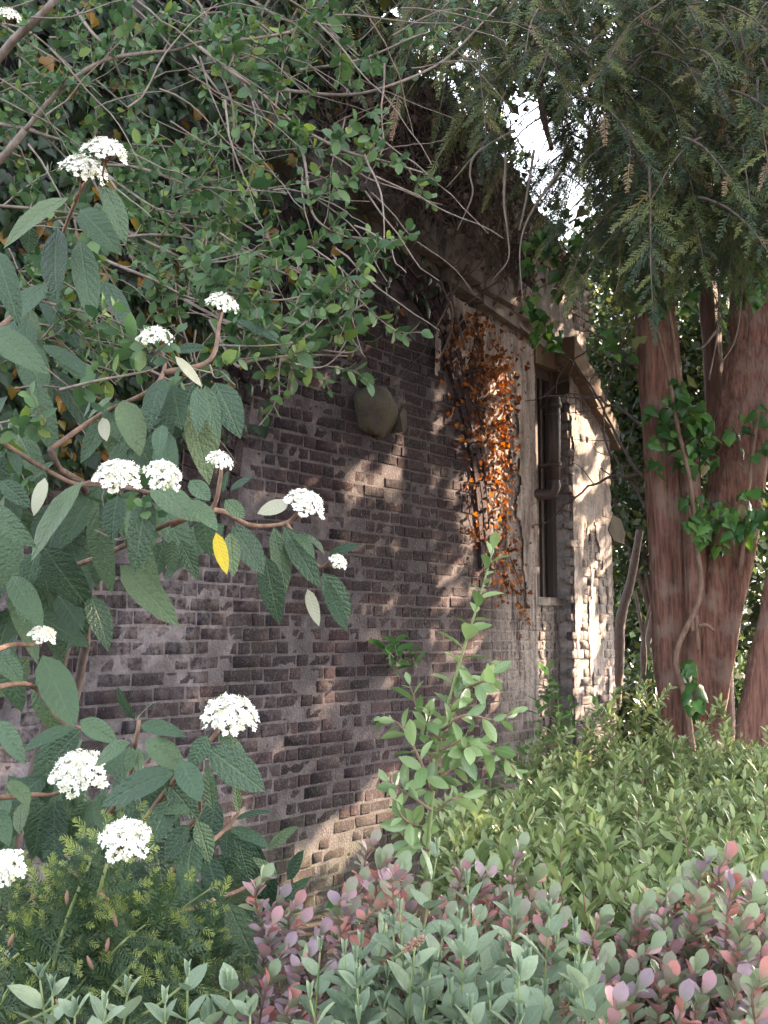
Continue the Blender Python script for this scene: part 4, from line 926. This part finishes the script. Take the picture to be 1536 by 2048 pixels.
# ================================================================ SMALL-LEAVED SHRUB at the upper left
sm = thing('small_leaved_shrub', 'twiggy shrub with small oval leaves arching across the upper left', 'shrub', (-1.9, 3.3, 0))
SLEAF = leaf_t(lambda v: math.sin(math.pi * v ** .95) ** .62, .62, 4, 2, .15, .08)
SB = [([(50, 260), (100, 200), (150, 155), (210, 120), (280, 107), (350, 100), (410, 82), (500, 78), (600, 60)], 2.9, .011), ([(400, 95), (465, 145), (525, 190), (585, 245), (625, 270), (700, 305), (768, 322), (845, 345)], 2.6, .008), ([(-40, 240), (50, 258), (150, 285), (280, 290), (420, 300)], 3.0, .009), ([(215, 330), (275, 335), (350, 360), (425, 395), (450, 425), (540, 480)], 2.7, .007), ([(215, 350), (300, 410), (350, 425), (470, 450)], 2.8, .006),
      ([(585, 245), (610, 325), (620, 410), (645, 450), (700, 475), (780, 488)], 2.6, .006), ([(430, 120), (465, 210), (467, 320), (480, 400)], 2.7, .005), ([(125, -20), (180, 60), (220, 105), (260, 200)], 2.9, .008), ([(160, 490), (215, 522), (300, 557), (370, 592), (430, 610)], 2.4, .007), ([(0, 570), (65, 597), (200, 632), (280, 660), (350, 650)], 2.4, .006), ([(370, 600), (480, 655), (560, 660), (640, 662), (690, 630), (740, 602)], 2.3, .006),
      ([(420, 640), (470, 728), (500, 722), (570, 712), (640, 710), (695, 712)], 2.25, .006), ([(560, 180), (680, 190), (768, 175), (888, 120), (993, 15)], 3.1, .009), ([(600, 140), (720, 120), (840, 70), (900, 60), (960, 30)], 3.1, .007), ([(-20, 410), (90, 420), (200, 440), (330, 500), (460, 560), (560, 590)], 2.7, .007), ([(200, 480), (330, 470), (480, 500), (600, 540), (680, 580)], 2.7, .006), ([(-30, 740), (60, 700), (120, 640), (200, 600)], 2.5, .006), ([(400, 570), (480, 590), (560, 600), (650, 580)], 2.3, .005),
      ([(640, 700), (700, 705), (720, 690)], 2.25, .004), ([(430, 600), (480, 560), (520, 535), (570, 545)], 2.25, .004), ([(430, 690), (520, 692), (600, 680), (645, 640)], 2.2, .004), ([(560, 720), (640, 735), (690, 700)], 2.2, .004), ([(300, 740), (370, 770), (430, 740), (470, 770)], 2.1, .004), ([(590, 660), (640, 620), (680, 560)], 2.25, .003), ([(120, 780), (200, 760), (300, 740), (330, 720)], 2.0, .005), ([(-20, 850), (30, 840), (70, 830)], 2.0, .004), ([(190, 1060), (240, 1080), (270, 1060)], 1.9, .003), ([(420, 730), (430, 755), (455, 750)], 2.0, .003)]
rec = Recs()
def twig_leaves(rec, P, r, side=True, ln=.036, step=.026, tw=None, depth=0, dens=1.0):
    seg = np.linalg.norm(np.diff(P, axis=0), axis=1); L = seg.sum()
    if depth > 0: shoot(rec, P, L * .15, step, 2, ln, 1.0, gold=False, lvar=.22, tip=.7, jit=.35)
    if depth >= 2: return
    s = 0.03
    cs = np.concatenate([[0], np.cumsum(seg)])
    while s < L:
        i = max(0, min(len(seg) - 1, np.searchsorted(cs, s) - 1)); q = P[i] + (P[i + 1] - P[i]) * ((s - cs[i]) / max(seg[i], 1e-6)); a = nrmz(P[i + 1] - P[i])
        d = nrmz(a * .6 + nrmz(R.normal(0, 1, 3)) * .9 + np.array((.1, -.15, .18))); l = R.uniform(.05, .17) * (1 if depth == 0 else .5)
        if depth == 0 and R.random() < .3: l *= 1.6
        Q = [q]; dd = d
        for k in range(4): dd = nrmz(dd + R.normal(0, .2, 3) + np.array((0, 0, .04))); Q.append(Q[-1] + dd * l / 4)
        Q = np.array(Q); tw.tube(Q, max(.0015, r * .35), .001, 4, cap=False); twig_leaves(rec, Q, r * .5, True, ln, step, tw, depth + 1 if l < .12 else depth + 1, dens)
        s += R.uniform(.045, .10) / dens * (1 if depth == 0 else 1.8)
tw = MB()
for pts, Y, r in SB:
    P = smooth([px(u, v, Y + .08 * math.sin(u * .02 + v * .01)) for u, v in pts], 6); b = MB(); b.tube(P, r * .62, r * .28, 7); part('branch', b, MT['twig'], sm)
    bare = pts[-1] == (993, 15)
    twig_leaves(rec, P if not bare else P[:10], r, tw=tw, ln=.033 if Y > 2.4 else .033)
for k in range(34):                                   # further branches deeper in the bush
    u, v = sample_poly([(-60, -40), (640, -40), (560, 200), (460, 400), (380, 560), (250, 660), (-60, 780)], 1)[0]; Y = R.uniform(2.9, 4.2); an = R.normal(.25, .5); L = R.uniform(150, 330)
    P = smooth([px(u + math.cos(an) * L * f - L * .4, v + math.sin(an + .5 * f) * L * f - 30 + R.normal(0, 8), Y + R.normal(0, .05)) for f in (0, .35, .7, 1)], 5)
    b = MB(); b.tube(P, .0045, .002, 5); part('branch', b, MT['twig'], sm); twig_leaves(rec, P, .006, tw=tw, ln=.038, dens=.6)
for k in range(110):                                  # thin bare arching twigs
    u, v = sample_poly([(-40, -20), (900, -20), (820, 300), (640, 560), (300, 700), (-40, 800)], 1)[0]; Y = R.uniform(2.3, 3.4); an = R.normal(.4, .6); P = [px(u, v, Y)]; L = R.uniform(.025, .05)
    dd = np.array((math.cos(an), R.normal(0, .3), -math.sin(an)))
    for j in range(9): dd = nrmz(dd + R.normal(0, .12, 3) + np.array((0, 0, -.03))); P.append(P[-1] + dd * L)
    tw.tube(np.array(P), .0026, .001, 4, cap=False)
part('twigs', tw, MT['twig'], sm, stuff=True)
for s in ((50, 260, 2.9), (-40, 240, 3.0), (125, -20, 2.9), (0, 570, 2.4)):
    b = MB(); a = px(*s); b.tube(smooth([a, a + np.array((-.35, .15, -.4)), np.array((-1.9, 3.2, 1.0)), np.array((-1.9 + R.normal(0, .06), 3.3, -.05))], 6), .010, .024, 7); part('main_stem', b, MT['twig'], sm)
leaves(sm, rec, SLEAF, MT['small'], 300)

# ================================================================ TALL GLOSSY SHOOT in the middle
ts = thing('glossy_shrub', 'upright shrub with glossy light-green leaves rising before the wall', 'shrub', px(850, 1800, 2.25) * (1, 1, 0))
GLEAF = leaf_t(lambda v: math.sin(math.pi * v ** 1.15) ** .75, .42, 5, 2, .35, .14)
rec = Recs()
GS = [[(852, 1760), (862, 1620), (880, 1480), (915, 1340), (955, 1210), (990, 1085)], [(862, 1590), (840, 1520), (800, 1450), (765, 1440)], [(880, 1480), (840, 1430), (820, 1370)], [(885, 1460), (930, 1430), (990, 1440), (1030, 1425)], [(890, 1430), (930, 1380), (970, 1360), (1000, 1330)], [(862, 1620), (820, 1590), (770, 1560)], [(870, 1560), (920, 1530), (975, 1520)], [(860, 1660), (810, 1640), (790, 1600)], [(862, 1640), (900, 1600), (950, 1590)], [(870, 1540), (850, 1480), (860, 1420)], [(858, 1700), (830, 1690), (790, 1660)], [(880, 1500), (930, 1480), (990, 1500), (1030, 1540)], [(870, 1580), (900, 1520), (940, 1490)]]
for i, s in enumerate(GS):
    P = smooth([px(u, v, 2.25 + (.0 if i == 0 else R.normal(0, .06))) for u, v in s], 7); b = MB(); b.tube(P, .005 if i == 0 else .0032, .0016, 6); part('stem', b, MT['greentwig'] if i == 0 else MT['redtwig'], ts)
    if i == 0: shoot(rec, P[12:], .0, .0150, 1, .062, 1.05, lvar=.22, tip=.5)
    else: shoot(rec, P, .02, .015, 1, .049, 1.0, lvar=.2, tip=.65); rec.add(P[-1], P[-1] - P[-2], np.array((0, -1, .5)), .03)
b = MB(); b.tube(smooth([px(852, 1760, 2.25), px(850, 1900, 2.26), px(850, 1800, 2.25) * (1, 1, 0) - UP * .05], 5), .005, .010, 6); part('stem', b, MT['redtwig'], ts)
leaves(ts, rec, GLEAF, MT['shoot'], 300)

# ================================================================ NARROW-LEAVED EVERGREENS
HLEAF = leaf_t(lambda v: math.sin(math.pi * v ** 1.25) ** .75, .34, 4, 2, .3, .05)
def evergreen(label, spots, base, ntall=()):
    o = thing('evergreen_shrub', label, 'shrub', base, 'low narrow-leaved evergreens on the right'); rec = Recs(); st = MB()
    for (x, y, top) in spots:
        L = R.uniform(.22, .42); lean = np.array((R.normal(0, .22), R.normal(-.08, .22), 1.0))
        e = np.array((x, y, top)); P = smooth([e - nrmz(lean) * L + np.array((R.normal(0, .02), 0, 0)), e - nrmz(lean) * L * .5 + R.normal(0, .012, 3), e], 4)
        st.tube(P, .0032, .0016, 5, cap=False); shoot(rec, P, L * .05, .026, 4, .050, 1.0, lvar=.2, tip=.75)
        if R.random() < .4:
            q = P[4]; e2 = q + np.array((R.normal(0, .07), R.normal(-.03, .07), R.uniform(.06, .13))); P2 = smooth([q, (q + e2) / 2 + R.normal(0, .01, 3), e2], 3); st.tube(P2, .002, .0012, 4, cap=False); shoot(rec, P2, .03, .022, 4, .042, 1.0, lvar=.2, tip=.75)
        if R.random() < .25: st.tube(smooth([P[0], P[0] + np.array((R.normal(0, .1), R.normal(0, .1), -.3)), np.array((x + R.normal(0, .1), y, -.02))], 4), .005, .006, 4, cap=False)
    part('stems', st, MT['redtwig'], o, stuff=True); pp = np.array(rec.p); rec.keep(beam_mask(pp, .02)); leaves(o, rec, HLEAF, MT['hedge'], 300)
def hedge_spots(poly, n, h0=1.12, ylim=(2.0, 6)):
    out = []
    while len(out) < n:
        u, v = sample_poly(poly, 1)[0]; Hh = h0 + R.normal(0, .035); r = ray(u, v); Y = (Hh - 1.6) / r[2] * r[1]
        if ylim[0] < Y < ylim[1]: q = px(u, v, Y); out.append((q[0], q[1], Hh))
    return out
evergreen('low evergreen shrub with whorled narrow leaves below the yew trunks', hedge_spots([(1060, 1520), (1240, 1470), (1600, 1480), (1600, 1600), (1100, 1610)], 190), (1.2, 4.4, 0))
evergreen('low evergreen shrub with whorled narrow leaves right of the glossy shoot', hedge_spots([(890, 1600), (1090, 1580), (1180, 1620), (1170, 1780), (1000, 1740), (880, 1690)], 170), (.45, 2.9, 0))
evergreen('low evergreen shrub with narrow leaves at the right edge above the barberry', hedge_spots([(1170, 1600), (1600, 1590), (1600, 1840), (1300, 1830), (1170, 1760)], 230), (1.0, 2.9, 0))
sp = []
for (u, v, Y) in ((1100, 1430, 4.6), (1250, 1385, 4.8), (1290, 1365, 4.7), (1330, 1440, 4.7), (1440, 1400, 4.8), (1445, 1450, 4.7), (1520, 1460, 4.6), (1180, 1460, 4.7), (1080, 1470, 4.6), (1210, 1440, 4.7), (1390, 1480, 4.6), (1470, 1490, 4.5), (1130, 1490, 4.5), (1160, 1510, 4.4), (1260, 1480, 4.5), (1310, 1500, 4.5), (1420, 1500, 4.5), (1500, 1500, 4.5)):
    q = px(u, v, Y); sp += [(q[0] + R.normal(0, .03), q[1] + R.normal(0, .05), q[2] - k * .05) for k in range(3)]
evergreen('taller evergreen shoots rising in front of the yew base', sp, (1.3, 4.8, 0))

# ================================================================ BARBERRIES
BLEAF = leaf_t(lambda v: math.sin(math.pi * v ** 1.4) ** .65, .58, 6, 2, .3, .07)
def barberry(label, tips, base, ln=.028, Yb=1.75):
    o = thing('barberry_shrub', label, 'shrub', base, 'purple barberries along the front'); rec = Recs()
    for (u, v) in tips:
        Y = Yb + R.normal(0, .07) + (1850 - v) * .0006; e = px(u, v, Y); L = R.uniform(.26, .42); dx = R.normal(0, .10)
        P = smooth([e + np.array((dx, .06, -L)), e + np.array((dx * .35, .03, -L * .5)), e + np.array((-.01, 0, -.03)), e], 5)
        b_ = MB(); b_.tube(P, .0028, .0014, 5); part('stem', b_, MT['redtwig'], o)
        s = .0; cs = np.linalg.norm(np.diff(P, axis=0), axis=1).sum()
        pink = R.random()
        shoot(rec, P, .02, .0125, 3, ln, .95, lvar=.28, tip=.8, jit=.5, rfun=lambda k: (R.uniform(0, .66) if k > .75 or R.random() < .38 else R.uniform(.66, 1.0)))
        rec.add(P[-1], P[-1] - P[-2], np.array((0, -1, .3)), ln * 1.1, 1, R.uniform(.4, .6))
    leaves(o, rec, BLEAF, MT['barb'], 300)
barberry('small red-tipped barberry bush at the left, beside the leathery shrub', [(525, 1762), (560, 1800), (590, 1815), (600, 1850), (545, 1850), (570, 1900), (540, 1960), (610, 1920), (650, 1960), (580, 2010), (640, 1870)], (-.2, 1.75, 0))
barberry('pink and purple barberry behind the grey-green shoots', [(742, 1692), (765, 1725), (720, 1770), (700, 1830), (690, 1790), (800, 1740), (930, 1735), (975, 1745), (1040, 1700), (1070, 1760), (1100, 1800), (1000, 1800), (960, 1790), (660, 1850), (1030, 1850), (730, 1850), (900, 1800), (840, 1800), (780, 1800), (760, 1760), (1120, 1850), (950, 1850)] + [tuple(q) for q in sample_poly([(660, 1880), (740, 1740), (900, 1760), (1060, 1740), (1130, 1860)], 14)], (.1, 1.85, 0))
barberry('spreading pink and purple barberry at the lower right', [(1200, 1850), (1270, 1850), (1290, 1820), (1340, 1790), (1365, 1760), (1410, 1730), (1450, 1720), (1470, 1770), (1500, 1790), (1525, 1760), (1240, 1900), (1300, 1900), (1360, 1880), (1400, 1850), (1440, 1830), (1490, 1850), (1520, 1880), (1330, 1950), (1390, 1940), (1450, 1920), (1250, 1960), (1200, 1930), (1290, 2000), (1350, 2010), (1420, 1990), (1480, 1970), (1520, 1960), (1460, 2020), (1230, 2020), (1520, 2030), (1390, 2040)] + [tuple(q) for q in sample_poly([(1190, 1900), (1350, 1800), (1540, 1790), (1540, 2060), (1220, 2060)], 26)], (.7, 1.75, 0), .030, 1.65)

# ================================================================ GREY-GREEN SHOOTS
YLEAF = leaf_t(lambda v: math.sin(math.pi * v ** .8) ** .7, .70, 5, 2, .22, .06)
def greygreen(label, tips, base, Yb=1.45):
    o = thing('grey_green_shrub', label, 'shrub', base, 'grey-green shoots along the bottom'); rec = Recs()
    for (u, v) in tips:
        Y = Yb + R.normal(0, .05) + (1900 - v) * .0007; e = px(u, v, Y); L = R.uniform(.28, .4); dx = R.normal(0, .04)
        P = smooth([e + np.array((dx, .03, -L)), e + np.array((dx * .4, .015, -L * .5)), e], 7); b_ = MB(); b_.tube(P, .0022, .0012, 6); part('stem', b_, MT['greentwig'], o)
        shoot(rec, P, .02, .031, 2, .052, .95, gold=False, lvar=.14, tip=.55, jit=.2, flat=True); rec.add(P[-1], np.array((.15, 0, 1)), np.array((-1, -.5, .2)), .022, .7); rec.add(P[-1], np.array((-.15, 0, 1)), np.array((1, -.5, .2)), .022, .7)
    leaves(o, rec, YLEAF, MT['grey'], 300)
greygreen('grey-green shrub of upright paired leaves at bottom centre', [(875, 1705), (800, 1830), (935, 1770), (1022, 1815), (1098, 1830), (1150, 1868), (640, 1905), (690, 1940), (860, 1945), (950, 1925), (1005, 1905), (1090, 1995), (1210, 2010), (770, 1850), (920, 1850), (775, 1960), (900, 1990), (1030, 1970), (1160, 1960), (830, 1890), (720, 1990), (980, 2000), (620, 2000), (1060, 1900), (850, 2010)] + [tuple(q) for q in sample_poly([(620, 1960), (700, 1880), (860, 1820), (1120, 1890), (1220, 2040), (600, 2060)], 24)], (.1, 1.5, 0))
greygreen('pale paired-leaf shoots at the bottom left corner in front of the young yew', [(80, 1960), (105, 1985), (255, 1985), (375, 1955), (460, 1975), (210, 2020), (330, 2010), (500, 2030), (150, 2030), (420, 2030)], (-.45, 1.4, 0), 1.4)
# pinkish cone-like seed heads
for (u, v, Y, ln, an, lab) in ((826, 1888, 1.36, .030, .9, 'pinkish seed spike among the grey-green leaves'), (1128, 2030, 1.36, .036, 0, 'pinkish seed spike at the bottom edge')):
    c = px(u, v, Y); d_ = np.array((math.sin(an), -.1, math.cos(an))); b = MB(); o = thing('seed_spike', lab, 'seed head', c - d_ * ln / 2)
    b.tube(np.array([c - d_ * ln * .9, c + d_ * ln * .5]), .0016, .0010, 5)
    part('stalk', b, MT['greentwig'], o); b = MB()
    for k in range(34):
        f = k / 34; a = k * 2.4; q = c + d_ * ln * (f - .5); e = np.array((math.cos(a), math.sin(a) * .6, math.sin(a) * .6)) * .008 * math.sin(math.pi * (.15 + .8 * f)); b.tube(np.array([q, q + e + d_ * .002]), .0016, .0010, 4)
    part('seeds', b, MT['cone'], o)

# ================================================================ YOUNG YEW at the bottom left
yy = thing('young_yew', 'young yew with bright yellow-green tips at the bottom left', 'shrub', (-.7, 1.75, 0))
NS = spray_t(13, .24, .020, 1.05); TIP = spray_t(5, .62, .035, .9, ranks=4, lift=0)
rec = Recs(); tips = Recs(); tw = MB()
YS = [[(90, 2000), (130, 1850), (170, 1750), (210, 1655)], [(180, 1860), (205, 1760), (225, 1690), (240, 1640)], [(220, 1980), (290, 1900), (350, 1830), (420, 1778)], [(-20, 1960), (60, 1890), (130, 1850), (180, 1840)], [(200, 2030), (280, 1960), (350, 1910), (400, 1890)], [(-10, 2020), (40, 1950), (80, 1900), (110, 1870)], [(100, 2050), (180, 1960), (240, 1890), (290, 1850)], [(0, 1860), (30, 1830), (60, 1800)], [(240, 2060), (330, 2000), (400, 1940)], [(-20, 1780), (10, 1770), (40, 1775)], [(20, 2060), (130, 2000), (200, 1920)], [(150, 1980), (160, 1900), (190, 1870)]]
for s in YS:
    P = smooth([px(u, v, 1.75 + R.normal(0, .04)) for u, v in s], 6); b = MB(); b.tube(P, .0035, .0015, 6); part('stem', b, MT['greentwig'], yy)
    L = np.linalg.norm(np.diff(P, axis=0), axis=1).sum(); n_ = max(4, int(L / .018))
    for k in range(n_):
        q = P[int(k / n_ * (len(P) - 1))]; a = nrmz(P[min(len(P) - 1, int(k / n_ * (len(P) - 1)) + 1)] - q)
        for sg in (-1, 1):
            side = nrmz(np.cross(a, (0, -1, .3))) * sg; ln = R.uniform(.045, .085) * (1.15 - .65 * k / n_); d_ = nrmz(a * .6 + side + R.normal(0, .25, 3))
            rec.add(q, d_, np.array((0, -1, .6)) + R.normal(0, .3, 3), ln)
            tips.add(q + d_ * ln * .95, d_ + R.normal(0, .3, 3), np.array((0, -1, .5)), R.uniform(.014, .024))
            if R.random() < .4: tips.add(q + d_ * ln * .5 + R.normal(0, .004, 3), side + np.array((0, -.5, .4)), np.array((0, -1, .5)), R.uniform(.012, .018))
    tips.add(P[-1], P[-1] - P[-2], np.array((0, -1, .5)), .022)
for (u, v) in sample_poly([(0, 1850), (150, 1800), (420, 1850), (430, 2048), (0, 2048)], 330):
    Y = R.uniform(1.72, 1.98); an = R.uniform(-.6, 2.2); d_ = np.array((math.cos(an), R.normal(-.3, .3), math.sin(an))); q = px(u, v, Y); ln = R.uniform(.06, .1)
    rec.add(q, d_, np.array((0, -1, .6)) + R.normal(0, .35, 3), ln)
    if R.random() < .55: tips.add(q + nrmz(d_) * ln, d_ + R.normal(0, .3, 3), np.array((0, -1, .5)), R.uniform(.014, .022))
p_, M_, r_ = rec.arr(); cloud('needle_sprays', NS, p_, M_, r_, MT['youngyew'], yy)
p_, M_, r_ = tips.arr(); cloud('shoot_tips', TIP, p_, M_, r_, MT['yewtip'], yy)
for (u, v) in ((153, 1748), (134, 1795), (22, 1880), (180, 1925), (230, 1840), (215, 1890), (120, 2010), (205, 1790)):
    c = px(u, v, 1.70); b = MB(); d_ = nrmz(np.array((R.normal(0, .4), -.2, 1))); b.tube(np.array([c - d_ * .011, c - d_ * .006, c, c + d_ * .006, c + d_ * .011]), 1, 1, 8, rfun=lambda k, a: .0032 * (math.sin(math.pi * (.12 + .8 * k)) + .1 * np.cos(3 * a + 20 * k))); part('bud_cone', b, MT['cone'], yy)

# ================================================================ WEEDS by the wall
WLEAF = leaf_t(lambda v: math.sin(math.pi * v ** .75) ** .8, .5, 5, 2, .25, .15)
def weed(name, label, tips, Yf, base, ln, root=None):
    o = thing(name, label, 'weed', base); rec = Recs()
    for (u, v, L) in tips:
        e = Yf(u, v); P = smooth([e + np.array((R.normal(0, .04), 0, -L)), e + np.array((0, -.03, -L * .4)), e], 5); b_ = MB(); b_.tube(P, .004, .002, 5); part('stem', b_, MT['greentwig'], o); shoot(rec, P, .03, .05, 2, ln, 1.1, gold=False, tip=.7)
    leaves(o, rec, WLEAF, MT['weed'], 200)
weed('wall_weed', 'small bright green weed sprouting from the brick wall face', [(790, 1280, .1), (825, 1300, .12), (800, 1310, .1), (772, 1290, .08)], lambda u, v: wall_hit(u, v, .12), wall_hit(810, 1320, .0), .12)
weed('tall_weed', 'leafy green weeds at the foot of the recess and buttress', [(1095, 1330, .4), (1115, 1370, .5), (1140, 1400, .45), (1075, 1400, .5), (1190, 1390, .4), (1210, 1420, .4)], lambda u, v: wall_hit(u, v, .25), wall_hit(1110, 1450, .2) * (1, 1, 0), .12)
weed('tall_weed', 'dark green weeds at the wall foot left of the low evergreens', [(1010, 1500, .4), (1050, 1480, .4), (980, 1530, .5), (1040, 1540, .4), (1070, 1520, .4), (950, 1560, .4), (920, 1600, .4)], lambda u, v: wall_hit(u, v, .4), wall_hit(1000, 1600, .4) * (1, 1, 0), .11)
weed('tall_weed', 'low dim weeds at the wall foot behind the barberry', [(690, 1790, .25), (720, 1770, .25), (760, 1760, .3), (660, 1810, .2), (810, 1730, .3), (860, 1700, .3)], lambda u, v: wall_hit(u, v, .5), wall_hit(720, 1800, .5) * (1, 1, 0), .08)
